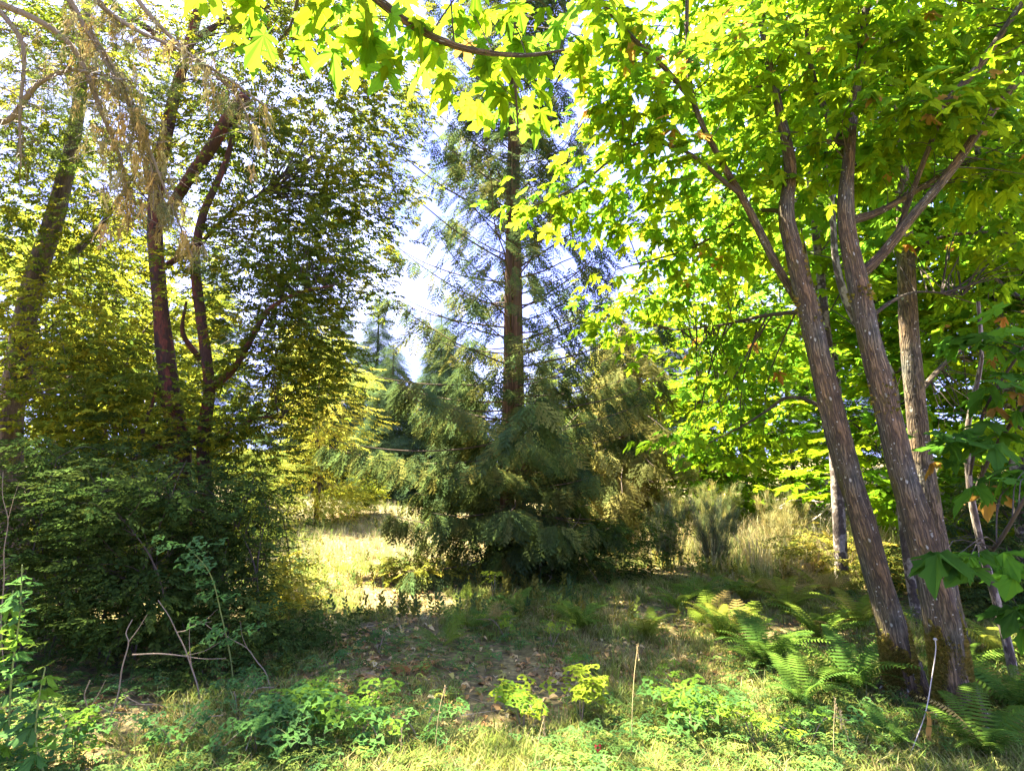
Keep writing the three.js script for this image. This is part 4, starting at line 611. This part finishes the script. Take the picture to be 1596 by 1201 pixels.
// dead branch pile in the sun
{
  const base = ground(5.6, -10.2), root = thing('dead_branch_pile', 'tangle of bleached dead branches behind the meadow', 'branches', base); reseed(121);
  for (let k = 0; k < 34; k++) { const a = R() * 6.283, s = base.clone().add(V(gauss() * 0.7, rr(0.2, 0.9), gauss() * 0.4)), e = s.clone().add(V(Math.cos(a) * rr(0.4, 1.1), rr(-0.5, 0.35), Math.sin(a) * rr(0.3, 0.8))); s.y = Math.max(s.y, terrain(s.x, s.z) + 0.03); e.y = Math.max(e.y, terrain(e.x, e.z) + 0.02); part('branch', tube(smoothPath([s, s.clone().lerp(e, 0.5).add(V(gauss() * 0.12, gauss() * 0.12, gauss() * 0.1)), e], 8), taper(rr(0.01, 0.024), 0.004), 5, 0.1, k), greyWood, root); }
}

// ------------------------------------------------------------------ ferns
const fernT = [rgb(0.085, 0.175, 0.03), rgb(0.12, 0.21, 0.03), rgb(0.17, 0.24, 0.03), rgb(0.23, 0.25, 0.035), rgb(0.38, 0.29, 0.09), rgb(0.38, 0.18, 0.06)], fernM = fernT.map((c) => { const m = MAT.fern.clone(); m.color.copy(c); return m; });
function fern(px, py, size, n, label, tone = [0, 1, 2], geos = fronds, spread = 1) {
  const base = G(px, py), root = thing(geos === fronds ? 'sword_fern' : 'bracken_fern', label, 'fern', base, geos === fronds ? 'sword ferns' : 'bracken ferns'); reseed(Math.round(px * 13 + py));
  for (let k = 0; k < n; k++) { const a = k * 2.39996 + gauss() * 0.3, up = rr(0.35, 1.0) / spread, m = frame(V(0, 0.02, 0), V(Math.cos(a), up, Math.sin(a)), V(-Math.cos(a) * up + gauss() * 0.3, 1, -Math.sin(a) * up + gauss() * 0.3), size * 0.88 * rr(0.45, 1.15)), f = new THREE.Mesh(pick(geos), fernM[R() < 0.05 ? 4 : pick(tone)]); f.name = 'frond'; m.decompose(f.position, f.quaternion, f.scale); root.add(shade(f)); }
}
fern(905, 985, 0.61, 21, 'sword fern in front of the dark cedar skirts', [1, 2]); fern(1010, 1000, 0.49, 15, 'pale sword fern at the right end of the cedar skirts', [2, 3]);
fern(1195, 1050, 0.78, 25, 'large sword fern in the middle of the right fern bank', [0, 1]); fern(1125, 1000, 0.61, 19, 'fern on the left edge of the right fern bank', [1, 2, 3]);
fern(1280, 1010, 0.78, 23, 'sword fern behind the large one in the fern bank', [1, 2]); fern(1330, 1085, 0.66, 21, 'sword fern at the foot of the left leaning maple', [0, 1]);
fern(1250, 1110, 0.57, 19, 'dark sword fern low in front of the fern bank', [0, 1]); fern(1592, 1120, 0.82, 23, 'sword fern right of the forked maple foot', [0, 1]);
fern(1385, 1175, 0.4, 12, 'sword fern in front of the two leaning trunks', [0, 1]); fern(1540, 1190, 0.74, 21, 'sword fern in the bottom right corner', [0, 1]);
fern(1340, 985, 0.74, 19, 'yellowing fern left of the leaning trunk', [2, 3]); fern(1230, 960, 0.7, 17, 'sunlit yellow fern at the top of the fern bank', [3, 2]); fern(1500, 1060, 0.66, 17, 'fern in the gap behind the forked maple', [1, 2]); fern(1570, 1040, 0.74, 19, 'sunlit fern beside the thin sapling', [2, 3]);
fern(1160, 940, 0.66, 15, 'fern between the fern bank and the meadow', [1, 3]); fern(1060, 955, 0.57, 15, 'fern near the right cedar skirts', [1, 2]); fern(805, 960, 0.45, 13, 'small dark fern in the shade under the cedar', [0, 1]);
fern(690, 1010, 0.5, 6, 'bracken fern standing in the middle of the clearing', [1, 2], brackens, 0.8); fern(735, 985, 0.5, 5, 'bracken fern just right of the one in the clearing', [1, 2], brackens, 0.8); fern(1110, 985, 0.75, 6, 'pale bracken in front of the meadow', [1, 2], brackens, 0.9); fern(1085, 940, 0.8, 6, 'grey-green bracken at the meadow edge', [1], brackens, 0.9); fern(725, 945, 0.45, 4, 'small bracken at the left of the cedar skirts', [2], brackens, 0.8);
fern(1160, 1010, 0.6, 6, 'bracken inside the right fern bank', [1, 2], brackens, 0.9);
fern(1205, 935, 0.7, 8, 'dry yellow bracken between the fern bank and the meadow', [4, 3], brackens, 0.9); fern(1290, 930, 0.75, 8, 'dry tan bracken in front of the left leaning trunk', [4, 3], brackens, 0.9); fern(1255, 900, 0.7, 7, 'dry bracken at the near edge of the straw meadow', [4], brackens, 0.9); fern(645, 1050, 0.3, 6, 'rust-brown dead fern lying in the clearing', [5], brackens, 2.2); fern(765, 975, 0.4, 5, 'dry golden bracken left of the cedar sword fern', [4], brackens, 1.0);
{ // the big frond that hangs before the cedar trunk
  const c = P(805, 838, 8.0), root = thing('cedar_seedling', 'single broad green frond in front of the cedar trunk', 'fern', ground(c.x, c.z)); part('stem', tube(smoothPath([ground(c.x, c.z), c.clone().add(V(0.05, -0.4, 0)), c], 8), taper(0.008, 0.004), 5, 0), greenStem, root);
  for (const [dx, s] of [[-1, 0.62], [0.8, 0.55]]) { const f = new THREE.Mesh(fronds[0], fernM[1]); f.name = 'frond'; frame(c, V(dx, dx < 0 ? 0.35 : 0.5, 0.5), V(0, 0.6, 1), s).decompose(f.position, f.quaternion, f.scale); inThing(f, root); }
}

// ------------------------------------------------------------------ brambles and weeds in the foreground
const bramT = [rgb(0.10, 0.22, 0.05), rgb(0.15, 0.27, 0.03), rgb(0.26, 0.34, 0.03), rgb(0.08, 0.17, 0.05)], bramM = bramT.map((c) => { const m = MAT.bramble.clone(); m.color.copy(c); return m; });
function bramble(px, py, n, spread, high, size, label, tone, tip = 0) {
  const base = G(px, py), root = thing('bramble_plant', label, 'bramble', base, 'brambles in the foreground'); reseed(Math.round(px * 7 + py * 3));
  for (let k = 0; k < Math.max(3, Math.round(n / 5)); k++) {
    const a = R() * 6.283, e = base.clone().add(V(Math.cos(a) * spread * rr(0.5, 1), high * rr(0.5, 1), Math.sin(a) * spread * 0.6)), q = smoothPath([base, base.clone().lerp(e, 0.45).add(V(0, high * 0.5, 0)), e], 12); part('stem', tube(q, taper(0.004, 0.002), 4, 0), k % 2 ? greenStem : dryWood, root);
    for (let j = 0; j < 5; j++) { const p = q[Math.min(12, 4 + j * 2)].clone().add(V(gauss() * 0.03, rr(0.01, 0.05), gauss() * 0.03)), b = R() * 6.283, f = new THREE.Mesh(brambleLeaf, bramM[pick(tone)]); f.name = 'leaf'; p.y = Math.max(p.y, terrain(p.x, p.z) + 0.05); frame(p, V(Math.cos(b), rr(-0.3, 0.3), Math.sin(b)), V(gauss() * 0.35, 1, gauss() * 0.35 + 0.35), size * rr(0.6, 1.15)).decompose(f.position, f.quaternion, f.scale); inThing(f, root); }
  }
  return root;
}
bramble(470, 1150, 36, 0.35, 0.25, 0.16, 'broad-leaved bramble clump at the bottom, left of centre', [0, 1]); bramble(400, 1180, 36, 0.35, 0.22, 0.15, 'bramble clump at the bottom edge below the bare twigs', [0, 3]); bramble(560, 1170, 30, 0.3, 0.24, 0.15, 'bramble clump with large leaves at bottom centre-left', [0, 1]); bramble(660, 1170, 22, 0.3, 0.2, 0.10, 'bramble clump left of the yellow-leaved seedlings', [0, 3]);
bramble(815, 1150, 26, 0.2, 0.28, 0.14, 'bright green bramble seedling with a dry stalk beside it', [1, 2]); const red = bramble(905, 1140, 30, 0.22, 0.3, 0.14, 'yellow-green bramble seedling with one red leaf', [2]);
bramble(1080, 1150, 40, 0.32, 0.26, 0.14, 'large bright bramble clump right of the yellow seedlings', [0, 1]); bramble(1030, 1080, 14, 0.2, 0.16, 0.09, 'small bramble on the bare brown patch', [1]); bramble(1180, 1180, 24, 0.3, 0.24, 0.10, 'bramble clump below the fern bank', [1, 2]); bramble(1260, 1170, 20, 0.3, 0.2, 0.1, 'bramble leaves under the dark ferns', [0, 1]);
bramble(590, 1020, 16, 0.25, 0.14, 0.09, 'low bramble beside the path', [0, 3]); bramble(520, 1050, 16, 0.25, 0.14, 0.09, 'low bramble on the path edge near the thicket', [0, 3]); bramble(790, 1000, 20, 0.35, 0.2, 0.09, 'yellowish bramble in front of the small bracken', [1, 2]); bramble(860, 1010, 18, 0.3, 0.22, 0.09, 'bramble left of the cedar sword fern', [1, 2]); bramble(770, 940, 10, 0.2, 0.35, 0.09, 'upright pale-leaved bramble shoot under the cedar', [2]); bramble(880, 1060, 14, 0.25, 0.12, 0.09, 'low bramble at the edge of the bare patch', [0, 1]);
bramble(370, 1130, 24, 0.35, 0.2, 0.09, 'bramble creeping out of the thicket foot', [0, 3]); bramble(110, 1190, 24, 0.35, 0.28, 0.12, 'bramble clump in the bottom left corner', [0, 1]); bramble(270, 1190, 20, 0.3, 0.2, 0.11, 'bramble clump at the bottom below the hollow', [0, 3]);
{ const f = new THREE.Mesh(toothLeaf, (() => { const m = MAT.bramble.clone(); m.color.setRGB(0.5, 0.06, 0.06); return m; })()); f.name = 'leaf'; f.userData.label = 'single red leaf'; const p = P(931, 1165, 3.15); frame(p.clone().add(V(0, 0.03, 0)), V(0.1, -0.9, 0.2), V(0, 0.3, 1), 0.055).decompose(f.position, f.quaternion, f.scale); inThing(f, red); }
{ // the arching cane of big bramble leaves over the thicket
  const pts = line(4.0, 3.9, [360, 1160], [362, 1050], [345, 960], [325, 890], [290, 850]), root = thing('bramble_cane', 'tall bramble cane arching with broad leaves in front of the thicket', 'bramble', G(362, 1120)); reseed(140); const q = smoothPath(pts, 24); part('stem', tube(q, taper(0.006, 0.003), 5, 0), greenStem, root);
  for (let k = 0; k < 30; k++) { const p = q[4 + Math.floor(R() * 21)].clone().add(V(gauss() * 0.22, rr(0, 0.08), gauss() * 0.12)), f = new THREE.Mesh(brambleLeaf, bramM[pick([0, 3, 0])]); f.name = 'leaf'; frame(p, V(gauss(), rr(-0.4, 0.1), 0.6), V(gauss() * 0.3, 1, 0.6), rr(0.09, 0.15)).decompose(f.position, f.quaternion, f.scale); inThing(f, root); }
}
function weed(pts, label, n, size, seed) {
  const root = thing('tall_weed', label, 'weed', ground(pts[0].x, pts[0].z), 'tall weeds at the left edge'); reseed(seed); const q = smoothPath([ground(pts[0].x, pts[0].z), ...pts], 30); part('stem', tube(q, taper(0.006, 0.003), 6, 0), plain('weed_stem', 0.17, 0.21, 0.06), root);
  for (let k = 0; k < n; k++) { const t = 0.15 + 0.85 * (k + 0.5) / n, p = q[Math.floor(t * 29)], a = k * 2.4 + gauss() * 0.3, f = new THREE.Mesh(k % 3 ? toothLeaf : maple[1], bramM[pick([0, 1, 3])]); f.name = 'leaf'; frame(p, V(Math.cos(a), rr(-0.2, 0.5), Math.sin(a)), V(0, 1, 0.3), size * (1.25 - t * 0.6) * rr(0.8, 1.15)).decompose(f.position, f.quaternion, f.scale); inThing(f, root); }
}
weed(line(2.9, 2.9, [10, 1190], [18, 1050], [30, 960], [34, 880]), 'pale green tall weed with toothed leaves at the left edge', 34, 0.13, 151); weed(line(3.0, 3.05, [-30, 1190], [-10, 1060], [10, 960], [20, 920]), 'tall weed cut by the left edge of the view', 26, 0.13, 152); weed(line(2.75, 2.8, [70, 1220], [55, 1150], [60, 1090], [70, 1040]), 'short weed with a broad round leaf at the lower left', 20, 0.15, 153);

// bare twigs standing in the hollow of the thicket
const bareTwig = (label, w, pts) => { const low = pts.reduce((a, b) => (a.y < b.y ? a : b)), root = thing('bare_twig', label, 'twig', ground(low.x, low.z), 'bare twigs in the thicket hollow'); part('wood', tube(smoothPath(pts.flatMap((q, k) => (k ? [pts[k - 1].clone().lerp(q, 0.5).add(V(Math.sin(k * 5 + q.x * 40) * 0.02, Math.cos(k * 3 + q.x * 30) * 0.012, 0.01)), q] : [q])), 22), taper(w * 0.7, w * 0.3), 6, 0.25, pts.length), dryWood, root); const tip = pts[pts.length - 1], mid = pts[Math.floor(pts.length / 2)]; part('side_shoot', tube(smoothPath([mid, mid.clone().lerp(tip, 0.3).add(V(0.06, 0.04, 0.02)), mid.clone().lerp(tip, 0.5).add(V(0.11, 0.1, 0.03))], 8), taper(w * 0.4, w * 0.15), 4, 0.2), dryWood, root); };
bareTwig('pale upright bare twig in the middle of the hollow', 0.008, line(3.35, 3.5, [153, 1172], [183, 1085], [200, 1000], [206, 965])); bareTwig('bare twig lying level across the upright ones', 0.006, line(3.48, 3.5, [206, 1020], [285, 1022], [352, 1026])); bareTwig('long curved bare twig right of the upright one', 0.009, line(3.7, 3.8, [322, 1145], [312, 1108], [298, 1040], [275, 985], [246, 935]));
bareTwig('short thick bare twig at the left of the hollow', 0.009, line(3.4, 3.4, [127, 1162], [136, 1110], [140, 1060])); bareTwig('arching bare twig at the right end of the hollow', 0.006, line(3.9, 4.0, [424, 1100], [414, 1048], [385, 1010], [345, 985], [318, 970])); bareTwig('forked bare twig sagging from the upright one', 0.005, line(3.42, 3.5, [192, 1082], [222, 1098], [258, 1102], [240, 1130])); bareTwig('thin bare twig crossing low in the hollow', 0.005, line(3.4, 3.4, [150, 1098], [190, 1112], [178, 1150])); bareTwig('thin bare twig rising to the thicket from the right', 0.005, line(3.8, 3.9, [310, 1090], [345, 1080], [375, 1075], [400, 1062])); bareTwig('bare twig with side shoot high in the hollow', 0.005, line(3.8, 3.9, [275, 985], [300, 975], [330, 968]));
bareTwig('pale sapling stem rising at the left edge of the thicket', 0.006, line(3.9, 4.0, [8, 1060], [6, 900], [12, 810], [4, 735]));

bareTwig('pale dead twig hanging in front of the cedar skirts', 0.006, line(7.6, 7.9, [852, 915], [862, 880], [880, 850], [893, 822], [905, 800])); bareTwig('crooked dead twig low in front of the cedar', 0.006, line(7.5, 7.7, [905, 920], [870, 905], [842, 888], [833, 850])); bareTwig('long dead stem leaning against the cedar skirts', 0.007, line(7.4, 7.9, [958, 950], [935, 910], [915, 880], [880, 800]));
// the cord tied to the forked maple, with its scrap of tape
{
  const root = thing('hanging_cord', 'pale cord hanging from the forked maple with an orange tape scrap', 'cord', G(1415, 1195)); const a = P(1458, 996, 3.52), q = smoothPath([a, P(1459, 1010, 3.48), P(1452, 1060, 3.4), P(1443, 1110, 3.3), P(1425, 1160, 3.2), P(1404, 1215, 3.1)], 24);
  part('cord', tube(q, () => 0.003, 6, 0.1), plain('cord', 0.40, 0.36, 0.30), root); part('knot', new THREE.IcosahedronGeometry(0.009, 1).scale(1.4, 1, 1).translate(a.x, a.y, a.z), plain('knot', 0.34, 0.32, 0.28), root);
  const tape = new Build(), c = P(1446, 1108, 3.29), w = [0.008, 0.014, 0.018, 0.012, 0.002]; w.forEach((x, k) => { tape.v(c.x - x, c.y - k * 0.05, c.z + Math.sin(k * 1.7) * 0.012); tape.v(c.x + x, c.y - k * 0.05, c.z + Math.cos(k) * 0.012); if (k) { const o = k * 2; tape.tri(o - 2, o, o - 1); tape.tri(o - 1, o, o + 1); } }); part('tape', tape.geo(), plain('orange_tape', 0.55, 0.30, 0.06), root);
}
// dry grass stalks close to the camera
const stalk = (label, pts) => { const root = thing('grass_stalk', label, 'grass stalk', ground(pts[0].x, pts[0].z), 'dry grass stalks'); const q = smoothPath([ground(pts[0].x, pts[0].z), ...pts], 14); part('stem', tube(q, taper(0.0022, 0.0012), 4, 0), plain('straw', 0.48, 0.38, 0.16), root); const b = new Build(), e = q[14]; reseed(Math.round(e.x * 999)); for (let k = 0; k < 14; k++) { const o = b.v(e.x, e.y - k * 0.007, e.z), u = b.v(e.x + gauss() * 0.012, e.y - k * 0.007 + 0.012, e.z + gauss() * 0.01), v = b.v(e.x + gauss() * 0.012, e.y - k * 0.007 + 0.018, e.z + gauss() * 0.01); b.tri(o, u, v); } part('seed_head', b.geo(), plain('seed_head', 0.5, 0.36, 0.16), root); };
stalk('tall dry stalk in front of the green bramble seedling', line(3.0, 3.05, [833, 1200], [842, 1140], [848, 1118])); stalk('dry grass stalk at bottom centre-left', line(3.1, 3.15, [620, 1200], [625, 1160], [626, 1135])); stalk('thin straw stalk rising through the short grass', line(3.2, 3.3, [676, 1190], [684, 1110], [693, 1070])); stalk('pale straw stalk on the brown patch', line(3.3, 3.5, [985, 1130], [988, 1060], [994, 1005])); stalk('dry stalk in front of the fern bank', line(3.1, 3.2, [1300, 1190], [1300, 1130], [1302, 1090])); stalk('dry stalk left of the cord', line(3.1, 3.2, [1330, 1200], [1322, 1150], [1310, 1110]));

// ------------------------------------------------------------------ the wood round the clearing, beyond and behind
for (const [x, z, h, k, label] of [[-11, -36, 11, 171, 'distant fir far down the line of the path'], [-4.5, -38, 10, 172, 'distant fir left of the cedar on the skyline'], [2.5, -36, 9, 173, 'distant fir behind the cedar on the skyline'], [9, -34, 11, 174, 'distant fir behind the meadow trees'], [-18, -34, 13, 175, 'distant fir far behind the left thicket'], [17, -30, 13, 176, 'distant fir far behind the maples on the right']]) farFir(x, z, h, k, label, firTones, 0.34);
const shadeT = [rgb(0.08, 0.12, 0.03), rgb(0.10, 0.15, 0.03)];
for (const [x, z, h, r, k, label] of [[-4.6, 1.4, 7.5, 2.2, 161, 'leafy tree left behind the camera, darkening the thicket'], [-7.6, -1.6, 8.5, 2.4, 162, 'leafy tree out of view at the left of the thicket']]) farTree('shade_tree', label, x, z, h, r, k, alderTwigs, shadeT, 220, { low: 0.08, size: 1.4, subR: 0.6, bark: darkBark, keepOut: (p) => p.distanceTo(V(0, EYE, 0)) < 2.2 || inView(p.x, p.z, 1.0) });

renderer.render(scene, camera);
